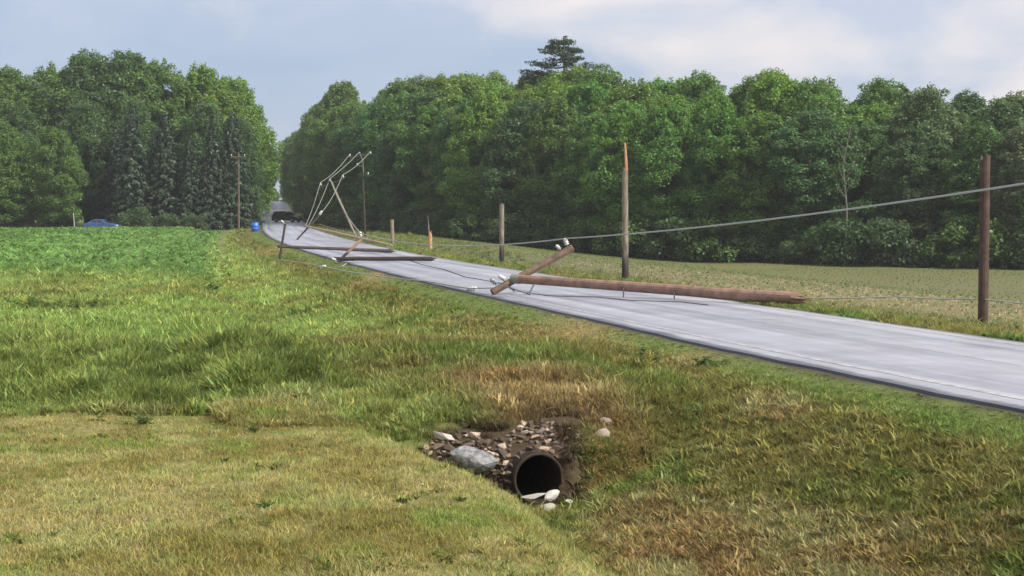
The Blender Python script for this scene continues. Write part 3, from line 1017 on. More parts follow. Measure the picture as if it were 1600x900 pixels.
mesh_obj('cross_arm', V, F, M['dark_log'], sp)
SPI = [Vector((-15.77, 149.9, 8.05)), Vector((-14.83, 149.9, 8.24)), Vector((-13.77, 149.9, 8.30))]
for q in SPI:
    insulator(sp, q, (0, 0, 1), M['porcelain'], 1.0)
V, F = tube([(-14.5, 149.85, 6.30), (-13.7, 149.85, 6.22)], [0.05, 0.05], 6)
mesh_obj('bracket', V, F, M['dark_log'], sp)
insulator(sp, (-14.0, 149.8, 6.3), (0, 0, 1), M['porcelain'], 0.9)
insulator(sp, (-14.95, 149.4, 7.2), (-0.3, -0.3, 1), M['porcelain'], 0.9)
V, F = tube([(-14.56, 149.9, 7.2), (-14.97, 149.38, 7.2)], [0.03, 0.03], 6)
mesh_obj('bracket', V, F, M['steel'], sp)

lx_, ly_ = -33.6, 189.0
e = empty('standing_utility_pole', (lx_, ly_, gz(lx_, ly_)), 'pale grey pole upright in front of the dark spruces left of the road', 'utility pole')
shaft(e, [(lx_, ly_, gz(lx_, ly_) - 0.3), (lx_ + 0.05, ly_, 10.1)], 0.14, 0.10, M['arm'])
V, F = tube([(lx_ - 0.9, ly_ - 0.15, 9.5), (lx_ + 0.95, ly_ - 0.15, 9.55)], [0.06, 0.06], 8)
mesh_obj('cross_arm', V, F, M['arm'], e)
for dx in (-0.8, 0.8):
    insulator(e, (lx_ + dx, ly_ - 0.15, 9.57), (0, 0, 1), M['porcelain'], 0.9)


# ------------------------------------------------------------------ wires
def wire(label, pts, r, sag=0.0, mat='wire', name='power_line'):
    P = [Vector(p) for p in pts]
    out = []
    for i in range(len(P) - 1):
        n = 14
        for k in range(n):
            t = k/n
            q = P[i].lerp(P[i + 1], t)
            s_ = sag[i] if isinstance(sag, (list, tuple)) else sag
            q.z -= 4*s_*t*(1 - t)
            out.append(q)
    out.append(P[-1])
    V, F = tube(out, r, 6)
    o = mesh_obj(name, V, F, M[mat], smooth=True)
    return tag(o, label, 'power line', 'downed lines')


wire('thick grey cable sagging across the view between the cross arms and out to the right',
     [(-8.06, 81.5, 1.50), (1.70, 48.4, 1.74), (13.5, 17.0, 4.2)], 0.022, [0.42, 0.30])
wire('thin torn wire trailing from the broken end of the log toward the nearest stump',
     [(8.05, 41.9, 0.22), (10.0, 40.0, 0.36), (11.80, 38.30, 0.38), (14.5, 34.0, 0.25)], 0.018, 0.02)
g = lambda x, y, h=0.05: (x, y, gz(x, y) + h)
wire('slack pale wire lying in the roadside grass left of the road',
     [(-13.90, 91.8, gz(-13.9, 91.8) + 0.15), g(-11.6, 84, .22), g(-9.55, 76, .26), g(-7.2, 67.5, .20), g(-5.0, 60, .22), g(-3.0, 55, .16), (-1.42, 50.2, 0.08), (-0.45, 47.6, 0.22)], 0.022, 0.0)
wire('leftmost thin wire from the leaning pole down to the far cross arm', [(-17.4, 129.5, 1.55), tuple(LPI[0] + Vector((-.08, 0, .34))), tuple(SPI[0] + Vector((0, 0, .34)))], 0.030, [0.25, 0.30], 'dark_wire')
wire('middle thin wire from the leaning pole down to the far cross arm', [(-17.15, 129.6, 1.60), tuple(LPI[1] + Vector((-.08, 0, .34))), tuple(SPI[1] + Vector((0, 0, .34)))], 0.030, [0.25, 0.12], 'dark_wire')
wire('rightmost bowed wire from the leaning pole to the big white insulator', [(-16.15, 130.0, 2.62), tuple(LPI[2] + Vector((-.08, 0, .34))), tuple(SPI[2] + Vector((0, 0, .34)))], 0.032, [0.35, 0.25], 'dark_wire')
wire('short loose wire hanging down from the top of the upright far pole', [tuple(SPI[1] + Vector((0, -0.1, .32))), (-14.5, 149.7, 7.7), (-14.42, 149.6, 6.55)], 0.030, 0.0, 'dark_wire')
wire('grey wire running from the leaning pole to the pole lying flat on the road', [tuple(LPI[1] + Vector((0, -.1, .30))), (-8.10, 81.6, 1.55)], 0.035, 0.45, 'dark_wire')
wire('low wire stretched beside the tan pole down the road', [(-16.3, 129.9, 1.7), (-11.9, 122, 0.85), (-8.2, 100.5, 0.55), (-7.7, 97.5, 0.32)], 0.025, 0.1, 'dark_wire')
rw = lambda q, y, h=0.02: tuple(float(v) for v in road_point(y, q, h))
wire('black wire lying along the lane from the propped cross arm back to the flat pole', [(-0.25, 47.55, 0.45), rw(1.3, 49.0), rw(2.1, 54.0), rw(2.0, 60.0), rw(2.7, 68.0), rw(2.9, 75.0), rw(3.3, 80.5)], 0.013, 0.0, 'tyre')
wire('black wire curling on the lane below the big brown pole', [(0.45, 47.2, 0.10), rw(1.5, 46.0), rw(2.6, 45.0), rw(3.1, 43.2), rw(4.2, 42.6), rw(4.4, 41.2)], 0.011, 0.0, 'tyre')
wire('thin grey wire strewn along the verge beside the flat dark pole', [(-9.3, 80.7, 0.05), g(-8.9, 78.5, .16), g(-8.3, 77.0, .16), g(-8.2, 74.0, .16), g(-7.3, 72.0, .16)], 0.018, 0.0)
o = insulator(None, (-9.52, 75.8, gz(-9.52, 75.8) + 0.12), (0.9, -0.3, 0.35), M['porcelain'], 1.2)
tag(o, 'white insulator lying on the slack wire in the verge grass', 'insulator')
o = insulator(None, (-1.50, 50.3, 0.02), (0.9, -0.3, 0.15), M['porcelain'], 1.2)
tag(o, 'white insulator dropped at the road edge left of the propped cross arm', 'insulator')


# ------------------------------------------------------------------ vehicles
def car(name, label, x, y, rz, paint, estate=True):
    z = gz(x, y) if side(x, y) > 0 else float(road_z(y)) + 0.05
    e = empty(name, (x, y, z), label, 'car', rz=rz)
    L2 = 2.25
    low = [(-L2, 0.35), (-L2 + 0.02, 0.72), (-L2 + 0.12, 0.98), (-1.5, 1.04), (0.75, 1.0), (1.9, 0.86), (L2 - 0.05, 0.70), (L2, 0.40), (L2 - 0.1, 0.24), (-L2 + 0.1, 0.24)]
    roof = [(-L2 + 0.12, 0.98), (-1.95, 1.52), (-1.6, 1.60), (-0.1, 1.60), (0.25, 1.50), (1.02, 0.985)] if estate else [(-1.6, 1.03), (-0.95, 1.40), (-0.6, 1.46), (0.1, 1.44), (0.35, 1.36), (1.15, 0.97)]
    def slab(profile, ws):
        V, F = [], []
        n = len(profile)
        for k, (w, ins) in enumerate(ws):
            cx_ = sum(p[0] for p in profile)/n; cz_ = sum(p[1] for p in profile)/n
            for px, pz in profile:
                V.append((cx_ + (px - cx_)*ins, w, cz_ + (pz - cz_)*ins))
        for k in range(len(ws) - 1):
            for i in range(n):
                a, b = k*n + i, k*n + (i + 1) % n
                F.append((a, a + n, b + n, b))
        F.append(tuple(range(n))); F.append(tuple(reversed(range((len(ws) - 1)*n, len(ws)*n))))
        return V, F
    body = mesh_obj('body', *slab(low, [(-0.91, 0.94), (-0.86, 0.985), (-0.6, 1.0), (0.6, 1.0), (0.86, 0.985), (0.91, 0.94)]), M[paint], e, smooth=False, world=False)
    # cabin narrows to the roof
    V, F = [], []
    n = len(roof)
    for sgn in (-1, 1):
        for px, pz in roof:
            V.append((px, sgn*(0.84 - 0.22*(pz - 0.98)/0.6), pz))
    for i in range(n - 1):
        F.append((i, i + 1, i + 1 + n, i + n))
    F.append(tuple(reversed(range(n)))); F.append(tuple(range(n, 2*n)))
    cab = mesh_obj('cabin', V, F, M[paint], e, world=False)
    for sgn in (-1, 1):
        for px0, px1 in (((-1.75, -0.75), (-0.68, 0.42)) if estate else ((-1.1, -0.45), (-0.38, 0.5))):
            pts = []
            for px, pz in ((px0, 1.06), (px1, 1.06), (min(px1, 0.18) if px1 < 0 else 0.12, 1.44 if estate else 1.36), (px0 + (0.10 if px0 < -1 else 0), 1.44 if estate else 1.36)):
                pts.append((px, sgn*(0.84 - 0.22*(pz - 0.98)/0.6 + 0.006), pz))
            q = pts + [(p[0], p[1] - sgn*0.02, p[2]) for p in pts]
            mesh_obj('side_window', q, [(0, 1, 2, 3) if sgn < 0 else (3, 2, 1, 0), (0, 4, 5, 1), (1, 5, 6, 2), (2, 6, 7, 3), (3, 7, 4, 0)], M['glass'], e, world=False)
    w0, w1 = (roof[-1], roof[-2])
    dx_, dz_ = 0.012, 0.012
    V = [(w0[0] - 0.05 + dx_, -0.76, w0[1] + 0.03 + dz_), (w0[0] - 0.05 + dx_, 0.76, w0[1] + 0.03 + dz_), (w1[0] + 0.05 + dx_, 0.60, w1[1] - 0.03 + dz_), (w1[0] + 0.05 + dx_, -0.60, w1[1] - 0.03 + dz_)]
    mesh_obj('windscreen', V + [(v[0] - 0.03, v[1], v[2] - 0.03) for v in V], [(0, 1, 2, 3), (0, 4, 5, 1), (1, 5, 6, 2), (2, 6, 7, 3), (3, 7, 4, 0)], M['glass'], e, world=False)
    for sx in (-1.38, 1.38):
        for sgn in (-1, 1):
            V, F = tube([(sx, sgn*0.72, 0.33), (sx, sgn*0.74, 0.33), (sx, sgn*0.90, 0.33), (sx, sgn*0.93, 0.33)], [0.27, 0.33, 0.33, 0.26], 20)
            wv = mesh_obj('wheel', V, F, M['tyre'], e, world=False)
            V, F = tube([(sx, sgn*0.90, 0.33), (sx, sgn*0.945, 0.33)], [0.20, 0.18], 14)
            rm = mesh_obj('rim', V, F, M['rim'], e, world=False)
            rm.parent = wv
    for sgn in (-1, 1):
        mesh_obj('headlight', *box((L2 - 0.10, sgn*0.66, 0.71), (0.20, 0.36, 0.13)), M['lamp'], e, world=False)
        mesh_obj('tail_light', *box((-L2 + 0.07, sgn*0.74, 0.86), (0.14, 0.22, 0.2)), M['red_lamp'], e, world=False)
        mesh_obj('mirror', *box((0.62, sgn*0.93, 1.06), (0.12, 0.16, 0.13)), M[paint], e, world=False)
    mesh_obj('bumper', *box((L2 - 0.02, 0, 0.42), (0.10, 1.5, 0.16)), M['tyre'], e, world=False)
    return e


car('black_car', 'black estate car turned across the road beneath the far trees', -33.0, 226.0, R(-24), 'black_paint')
car('blue_car', 'blue car parked at the edge of the crop under the spruces', -50.8, 190.6, R(-8), 'blue_paint', False)

# blue barrel at the verge
bx_, by_ = -28.75, 172.0
bz_ = gz(bx_, by_)
e = empty('plastic_barrel', (bx_, by_, bz_), 'bright blue plastic barrel standing on the left verge far up the road', 'barrel')
zs = [0, 0.04, 0.30, 0.33, 0.36, 0.64, 0.67, 0.70, 0.98, 1.02]
rs = [0.38, 0.42, 0.44, 0.46, 0.44, 0.44, 0.46, 0.44, 0.42, 0.38]
mesh_obj('drum', *tube([(bx_, by_, bz_ + z_) for z_ in zs], rs, 20), M['blue_plastic'], e, smooth=True)
mesh_obj('lid', *tube([(bx_, by_, bz_ + 1.015), (bx_, by_, bz_ + 1.06)], [0.40, 0.39], 20), M['blue_plastic'], e)
# white post by the crop's edge
px_, py_ = -53.9, 189.5
e = empty('marker_post', (px_, py_, gz(px_, py_)), 'slim white post standing beside the blue car', 'post')
mesh_obj('post', *tube([(px_, py_, gz(px_, py_) - 0.2), (px_ - 0.15, py_, gz(px_, py_) + 2.1)], [0.05, 0.05], 8), M['white_paint'], e)
mesh_obj('cap', *tube([(px_ - 0.15, py_, gz(px_, py_) + 2.1), (px_ - 0.15, py_, gz(px_, py_) + 2.16)], [0.065, 0.04], 8), M['white_paint'], e)


# ------------------------------------------------------------------ trees: a few models of each kind, then single trees
def leaf_mesh(name, c, nrm, L, W, rgn, mat, tan=None, tone=(0.55, 1.35)):
    n = len(c)
    nrm = nrm/np.maximum(np.linalg.norm(nrm, axis=1), 1e-6)[:, None]
    if tan is None:
        tan = rgn.normal(size=(n, 3))
    t = tan - nrm*(tan*nrm).sum(1)[:, None]
    t /= np.maximum(np.linalg.norm(t, axis=1), 1e-6)[:, None]
    b = np.cross(nrm, t)
    L = np.broadcast_to(L, n)[:, None]*rgn.uniform(0.7, 1.3, (n, 1)); W = np.broadcast_to(W, n)[:, None]*rgn.uniform(0.7, 1.3, (n, 1))
    v = np.stack([c - t*L, c + b*W - t*L*0.1 + nrm*W*0.25, c + t*L - nrm*L*0.25, c - b*W - t*L*0.1 + nrm*W*0.25], 1).reshape(-1, 3)
    me = bpy.data.meshes.new(name)
    me.vertices.add(4*n)
    me.vertices.foreach_set('co', v.astype(np.float32).ravel())
    me.loops.add(4*n)
    me.loops.foreach_set('vertex_index', np.arange(4*n, dtype=np.int32))
    me.polygons.add(n)
    me.polygons.foreach_set('loop_start', np.arange(0, 4*n, 4, dtype=np.int32))
    k = rgn.uniform(tone[0], tone[1], n)
    warm = rgn.uniform(0.85, 1.15, n)
    colr = np.stack([k*warm, k, k*(2 - warm)*0.95, np.ones(n)], 1)
    a = me.attributes.new('tone', 'FLOAT_COLOR', 'POINT')
    a.data.foreach_set('color', np.repeat(colr, 4, axis=0).astype(np.float32).ravel())
    me.materials.append(mat)
    me.update(calc_edges=True)
    return me


def clump_leaves(rgn, cen, rad_, per, squash=0.75, low=0.35):
    P, Q = [], []
    for c, r_ in zip(cen, rad_):
        n = int(per*(r_/1.4)**2) + 8
        d = rgn.normal(size=(n*2, 3)); d /= np.linalg.norm(d, axis=1)[:, None]
        d = d[(d[:, 2] > -0.15) | (rgn.random(len(d)) < low)][:n]
        p = c + d*r_*np.array([1, 1, squash])*rgn.uniform(0.35, 1.0, (len(d), 1))**0.45
        p += rgn.normal(0, 0.12*r_, p.shape)
        P.append(p); Q.append(d*0.7 + rgn.normal(0, 0.55, d.shape) + np.array([0, 0, 0.45]))
    return np.concatenate(P), np.concatenate(Q)


def wood_mesh(name, parts, mat):
    V, F = join(*parts)
    me = bpy.data.meshes.new(name)
    me.from_pydata([tuple(v) for v in V], [], F)
    me.polygons.foreach_set('use_smooth', [True]*len(me.polygons))
    me.materials.append(mat)
    return me


def deciduous(seed, H=18.0, RM=4.8, shape='round', nclump=230, per=470):
    """H metres tall; returns (trunk mesh, crown mesh)"""
    g_ = np.random.default_rng(seed)
    a = g_.uniform(0, 6.283, nclump); h = g_.uniform(0.10, 0.97, nclump)
    if shape == 'round':
        prof = np.interp(h, [0.05, 0.2, 0.45, 0.65, 0.85, 1.0], [0.62, 0.85, 1.0, 0.95, 0.66, 0.12])
    elif shape == 'tall':
        prof = np.interp(h, [0.05, 0.2, 0.4, 0.7, 0.9, 1.0], [0.70, 0.95, 1.0, 0.72, 0.40, 0.08])
    else:
        prof = np.interp(h, [0.05, 0.25, 0.55, 0.8, 0.93, 1.0], [0.55, 0.70, 0.95, 1.0, 0.72, 0.35])
    ph = g_.uniform(0, 6.28, 4)
    lob = 1 + 0.16*np.sin(3*a + ph[0] + 4*h) + 0.10*np.sin(5*a + ph[1] - 9*h)
    d = RM*prof*lob*np.sqrt(g_.uniform(0.30, 1.0, nclump))*0.86
    cen = np.stack([d*np.cos(a), d*np.sin(a), h*H*0.93], 1)
    rad_ = g_.uniform(0.60, 1.35, nclump)*(1.0 - 0.30*(h > 0.8))
    # a few leading shoots break the outline
    k = 16
    aa = g_.uniform(0, 6.28, k); dd = g_.uniform(0, 0.36, k)*RM
    cen = np.concatenate([cen, np.stack([dd*np.cos(aa), dd*np.sin(aa), H*g_.uniform(0.86, 0.955, k)], 1)])
    rad_ = np.concatenate([rad_, g_.uniform(0.4, 0.8, k)])
    P, Q = clump_leaves(g_, cen, rad_, per)
    k = 95
    ah = g_.uniform(0.35, 0.99, k)**0.7; aa = g_.uniform(0, 6.28, k)
    pr = np.interp(ah, [0.3, 0.65, 0.85, 0.95, 1.0], [1.0, 0.92, 0.62, 0.34, 0.10])*RM*0.92*np.sqrt(g_.uniform(0.55, 1.0, k))
    tips = np.stack([pr*np.cos(aa), pr*np.sin(aa), ah*H*0.955 + 0.35], 1)
    P2, Q2 = clump_leaves(g_, tips, g_.uniform(0.28, 0.50, k), 900, 2.1, 0.8)
    P = np.concatenate([P, P2]); Q = np.concatenate([Q, Q2])
    crown = leaf_mesh('crown', P, Q, 0.125, 0.082, g_, M['leaf'])
    r0 = 0.017*H
    tr = [(0, 0, -0.5), (0.05, 0.02, H*0.2), (g_.uniform(-.2, .2), g_.uniform(-.2, .2), H*0.5), (g_.uniform(-.3, .3), g_.uniform(-.3, .3), H*0.88)]
    parts = [tube(tr, [r0*1.25, r0, r0*0.6, 0.03], 8)]
    for q in range(14):
        c = cen[g_.integers(0, nclump)]
        zb = max(H*0.12, c[2] - 0.45*math.hypot(c[0], c[1]) - 1.0)
        s0 = Vector((0.02, 0.01, zb)); e0 = Vector(c)
        m0 = s0.lerp(e0, 0.5) + Vector((0, 0, -0.25))
        parts.append(tube([s0, m0, e0], [r0*0.38, r0*0.24, 0.02], 5))
    return wood_mesh('trunk', parts, M['bark']), crown


def spruce(seed, H=15.0, RM=3.9):
    g_ = np.random.default_rng(seed)
    P, Q, T = [], [], []
    parts = [tube([(0, 0, -0.5), (0, 0, H*0.5), (0, 0, H*0.99)], [0.22, 0.13, 0.015], 7)]
    z = 0.5
    while z < H*0.985:
        rr = RM*(1 - z/H)**0.82 + 0.14
        nb = int(7 + 5*(1 - z/H))
        a0 = g_.uniform(0, 6.28)
        for b in range(nb):
            a = a0 + 6.283*b/nb + g_.uniform(-0.25, 0.25)
            r_ = rr*g_.uniform(0.72, 1.10)
            out = np.array([math.cos(a), math.sin(a), 0]); sid = np.array([-math.sin(a), math.cos(a), 0])
            n = max(4, int(r_*9))
            t = np.sqrt(g_.uniform(0.04, 1.0, n))
            droop = -0.42*t**1.3 + 0.16*t**4
            w = 0.34*r_*(1 - t)*g_.uniform(-1, 1, n) + 0.12*g_.uniform(-1, 1, n)
            p = out[None]*(t*r_)[:, None] + sid[None]*w[:, None]
            p[:, 2] += z + droop*r_ + g_.normal(0, 0.05, n)
            P.append(p)
            Q.append(np.array([0, 0, 1.0])[None] + out[None]*0.6 + g_.normal(0, 0.4, (n, 3)))
            T.append(out[None]*0.8 + sid[None]*np.sign(w)[:, None]*0.7 + np.array([0, 0, -0.35])[None] + g_.normal(0, 0.15, (n, 3)))
            # curtains of hanging twigs
            m = n//2
            tt = g_.uniform(0.3, 1.0, m)
            p2 = out[None]*(tt*r_)[:, None] + sid[None]*(g_.uniform(-.25, .25, m)*r_*(1 - tt) )[:, None]
            p2[:, 2] += z + (-0.42*tt**1.3 + 0.16*tt**4)*r_ - 0.16
            P.append(p2); Q.append(out[None] + g_.normal(0, 0.5, (m, 3))); T.append(np.array([0, 0, -1.0])[None] + g_.normal(0, 0.2, (m, 3)))
            if b % 2 == 0 and r_ > 0.6:
                parts.append(tube([(0, 0, z), tuple(out*r_*0.5 + np.array([0, 0, z - 0.15*r_])), tuple(out*r_*0.95 + np.array([0, 0, z - 0.28*r_]))], [0.035, 0.022, 0.006], 4))
        z += 0.34 + 0.16*(1 - z/H)*g_.uniform(0.6, 1.4)
    c = leaf_mesh('crown', np.concatenate(P), np.concatenate(Q), 0.30, 0.085, g_, M['needle'], np.concatenate(T), (0.65, 1.25))
    return wood_mesh('trunk', parts, M['bark']), c


def white_pine(seed, H=25.0):
    g_ = np.random.default_rng(seed)
    cen, rad_ = [], []
    parts = [tube([(0, 0, -0.5), (0.1, 0, H*0.5), (0, 0, H*0.985)], [0.38, 0.26, 0.04], 8)]
    zz_ = H*0.50
    while zz_ < H*0.975:
        top = (H - zz_)
        ln = float(np.interp(top, [0, 1.2, 2.6, 4.5, 8, 13], [0.4, 1.4, 2.6, 3.9, 4.4, 4.0]))
        for b in range(4):
            a = g_.uniform(0, 6.28)
            L_ = ln*g_.uniform(0.75, 1.12)
            up = g_.uniform(0.04, 0.20)
            ee = np.array([math.cos(a)*L_, math.sin(a)*L_, zz_ + L_*up])
            mm = np.array([math.cos(a)*L_*.5, math.sin(a)*L_*.5, zz_ - 0.02*L_])
            parts.append(tube([(0, 0, zz_), tuple(mm), tuple(ee)], [0.08, 0.055, 0.015], 5))
            for t in (0.5, 0.72, 0.9, 1.0):
                q = mm*(1 - t)*0 + np.array([0, 0, zz_])*(1 - t) + ee*t
                cen.append(q + np.array([g_.uniform(-.2, .2), g_.uniform(-.2, .2), 0.12])); rad_.append(g_.uniform(0.42, 0.72))
        zz_ += g_.uniform(0.55, 0.8)
    for k in range(5):
        cen.append(np.array([g_.uniform(-.15, .15), g_.uniform(-.15, .15), H*0.965 + k*0.18])); rad_.append(0.45 - 0.05*k)
    P, Q = clump_leaves(g_, np.array(cen), np.array(rad_), 150, 0.45, 0.5)
    c = leaf_mesh('crown', P, Q, 0.20, 0.06, g_, M['needle'])
    return wood_mesh('trunk', parts, M['bark']), c


def shrub_model(seed, H=3.0, RM=2.2):
    g_ = np.random.default_rng(seed)
    n = 34
    a = g_.uniform(0, 6.28, n); h = g_.uniform(0.08, 0.9, n)
    d = RM*np.sqrt(1 - (h*0.95)**2)*np.sqrt(g_.uniform(0.15, 1, n))
    cen = np.stack([d*np.cos(a), d*np.sin(a), h*H*0.9], 1)
    P, Q = clump_leaves(g_, cen, g_.uniform(0.40, 0.80, n), 620)
    P[:, 2] = np.maximum(P[:, 2], 0.03)
    c = leaf_mesh('crown', P, Q, 0.105, 0.068, g_, M['leaf'])
    parts = [tube([(0, 0, -0.2), tuple(cen[k]*0.5), tuple(cen[k])], [0.05, 0.03, 0.01], 5) for k in range(8)]
    return wood_mesh('stem', parts, M['bark']), c


DEC = [deciduous(1, shape='round'), deciduous(2, shape='tall', RM=4.2), deciduous(3, shape='vase'), deciduous(4, shape='round', RM=5.4),
       deciduous(5, shape='tall', RM=4.6), deciduous(6, shape='vase', RM=5.0), deciduous(7, shape='round', RM=4.4)]
SPR = [spruce(21), spruce(22, RM=4.3), spruce(23, RM=3.7)]
SHR = [shrub_model(41), shrub_model(42, 3.0, 2.6), shrub_model(43, 3.4, 1.9)]
tr_rng = random.Random(77)


def plant(name, model, base_h, x, y, h, width, label, cat, group, colr, stem='trunk', rz=None):
    z = gz(x, y)
    e = empty(name, (x, y, z), label, cat, group, rz=tr_rng.uniform(0, 6.28) if rz is None else rz)
    k = h/base_h
    e.scale = (k*width, k*width, k)
    for nm, me in ((stem, model[0]), ('crown', model[1])):
        o = bpy.data.objects.new(nm, me)
        COL.objects.link(o)
        o.parent = e
        o.color = (*colr, 1) if nm == 'crown' else (1, 1, 1, 1)
    return e


ORD = ['first', 'second', 'third', 'fourth', 'fifth', 'sixth', 'seventh', 'eighth', 'ninth', 'tenth', 'eleventh', 'twelfth', 'thirteenth', 'fourteenth', 'fifteenth',
       'sixteenth', 'seventeenth', 'eighteenth', 'nineteenth']
for tens, word in (('twentieth', 'twenty'), ('thirtieth', 'thirty'), ('fortieth', 'forty'), ('fiftieth', 'fifty')):
    ORD += [tens] + [word + '-' + q for q in ORD[:9]]
TONES = {'bright': (0.175, 0.305, 0.060), 'mid': (0.140, 0.245, 0.060), 'dark': (0.105, 0.192, 0.066), 'dull': (0.130, 0.208, 0.086)}
TWORD = {'bright': 'bright yellow-green', 'mid': 'mid green', 'dark': 'dark green', 'dull': 'dull grey-green'}


def along(pts, step, off=0.0, start=0.0):
    P = [Vector((p[0], p[1], 0)) for p in pts]
    out, acc, nxt = [], 0.0, start
    for a, b in zip(P[:-1], P[1:]):
        L = (b - a).length
        d = (b - a)/L
        nrm = Vector((d.y, -d.x, 0))
        while nxt <= acc + L:
            q = a + d*(nxt - acc) + nrm*off
            out.append((q.x, q.y, nxt))
            nxt += step*tr_rng.uniform(0.88, 1.12)
        acc += L
    return out


# right-hand wood: edge runs from beyond the right of view back to the road
EDGE = [(-25, 232), (-15.5, 201), (0, 168), (18, 151), (40, 136), (62, 118), (80, 102)]
CANOPY = lambda t: float(np.interp(t, [0, 40, 75, 100, 126, 155, 180], [21.8, 21.3, 19.6, 18.4, 15.4, 13.8, 13.8]))
rows = [('front', -0.0, 5.2, 0.80), ('second', -6.0, 5.4, 0.94), ('back', -12.5, 4.9, 1.0)]
for rn, off, step, hf in rows:
    for i, (x, y, t) in enumerate(along(EDGE, step, off, tr_rng.uniform(0, 3))):
        h = CANOPY(t)*hf*(tr_rng.uniform(0.93, 1.06) if rn != 'back' else tr_rng.uniform(0.97, 1.045))
        x += tr_rng.uniform(-1, 1); y += tr_rng.uniform(-1.2, 1.2)
        if t > 112: tn = tr_rng.choice(['dull', 'dull', 'dark', 'mid'])
        elif 30 < t < 95 and rn != 'front': tn = tr_rng.choice(['bright', 'mid', 'bright'])
        else: tn = tr_rng.choice(['mid', 'mid', 'bright', 'dark'])
        c = [q*tr_rng.uniform(0.88, 1.12) for q in TONES[tn]]
        con = (rn == 'back' and i % 7 == 2)
        if con:
            plant('spruce_tree', tr_rng.choice(SPR), 15.0, x, y, h*0.98, 0.7, 'dark pointed conifer, %s from the road in the %s row of the right wood' % (ORD[i], rn), 'tree', 'conifers in the right wood', (0.040, 0.080, 0.034))
        else:
            plant('deciduous_tree', tr_rng.choice(DEC), 18.0, x, y, h, 1.15 if h > 15 else 1.3, '%s leafy tree, %s from the road in the %s row of the right wood' % (TWORD[tn], ORD[i], rn), 'tree', 'trees of the right wood', c)
    if rn == 'front':
        for i, (x, y, t) in enumerate(along(EDGE, 4.2, 4.0, 3.0)):
            tn = tr_rng.choice(['dark', 'mid', 'dull'])
            plant('shrub', tr_rng.choice(SHR), 3.0, x + tr_rng.uniform(-.6, .6), y + tr_rng.uniform(-.8, .8), tr_rng.uniform(2.4, 5.2), 1.05,
                  '%s leafy shrub, %s from the road along the foot of the right wood' % (TWORD[tn], ORD[i]), 'shrub', 'shrubs along the foot of the right wood', [q*0.72 for q in TONES[tn]], 'stem')
pine = plant('pine_tree', white_pine(61), 25.0, 6.4, 190.0, 25.7, 1.2, 'tall lone pine with flat layered branches rising above the right wood', 'tree', None, (0.040, 0.072, 0.040), rz=0.7)

# trees that line the road beyond, either hand
for i, y in enumerate(list(np.arange(240, 520, 15.0))):
    xr = float(edge_x(y)) + ROAD_W/0.97 + (6.6 if y < 290 else 5.0 if y < 360 else 2.4)
    h = float(np.interp(y, [240, 320, 520], [23, 20, 15.5]))*tr_rng.uniform(0.94, 1.06)
    c = [q*tr_rng.uniform(0.9, 1.1) for q in TONES['mid']]
    plant('deciduous_tree', DEC[(2, 5)[i % 2]] if y > 355 else tr_rng.choice(DEC), 18.0, xr + tr_rng.uniform(-.8, .8), y, h, 1.02, 'leafy tree overhanging the road on its right side, %s beyond the black car' % ORD[i], 'tree', 'trees lining the far road', c)
    if i < 7:
        plant('shrub', tr_rng.choice(SHR), 3.0, xr - 1.6, y - 6, tr_rng.uniform(3.0, 4.6), 1.0, 'dark shrub under the trees on the road’s right side, %s beyond the black car' % ORD[i], 'shrub', 'shrubs lining the far road', TONES['dark'], 'stem')
for i, y in enumerate(list(np.arange(212, 520, 15.0))):
    xl = float(edge_x(y)) - (5.2 if y < 235 else 4.3 if y < 360 else 2.2)
    h = float(np.interp(y, [212, 240, 300, 400, 520], [18.5, 20.5, 19.0, 17, 15]))*tr_rng.uniform(0.95, 1.06)
    c = [q*tr_rng.uniform(0.9, 1.1) for q in TONES['bright' if i < 3 else 'mid']]
    plant('deciduous_tree', DEC[(5, 2)[i % 2]] if y > 355 else tr_rng.choice(DEC), 18.0, xl + tr_rng.uniform(-.8, .8), y, h, 1.14, 'leafy tree overhanging the road on its left side, %s beyond the blue barrel' % ORD[i], 'tree', 'trees lining the far road', c)
    if i < 8:
        plant('shrub', tr_rng.choice(SHR), 3.0, xl + 1.6, y - 7, tr_rng.uniform(2.4, 3.6), 0.95, 'dark shrub under the trees on the road’s left side, %s beyond the blue barrel' % ORD[i], 'shrub', 'shrubs lining the far road', TONES['dark'], 'stem')

for i, (q, y, h) in enumerate([(-3.0, 690, 9.5), (2.5, 698, 8.5), (8.5, 690, 10.5), (-9, 696, 12)]):
    plant('deciduous_tree', DEC[(0, 3, 6, 4)[i]], 18.0, float(edge_x(y)) + q, y, h, 1.25, ['leafy tree closing the far end of the road, left of its middle', 'leafy tree closing the far end of the road, in its middle',
          'leafy tree closing the far end of the road, right of its middle', 'leafy tree closing the far end of the road, farthest left'][i], 'tree', 'trees at the far end of the road', TONES['mid'])
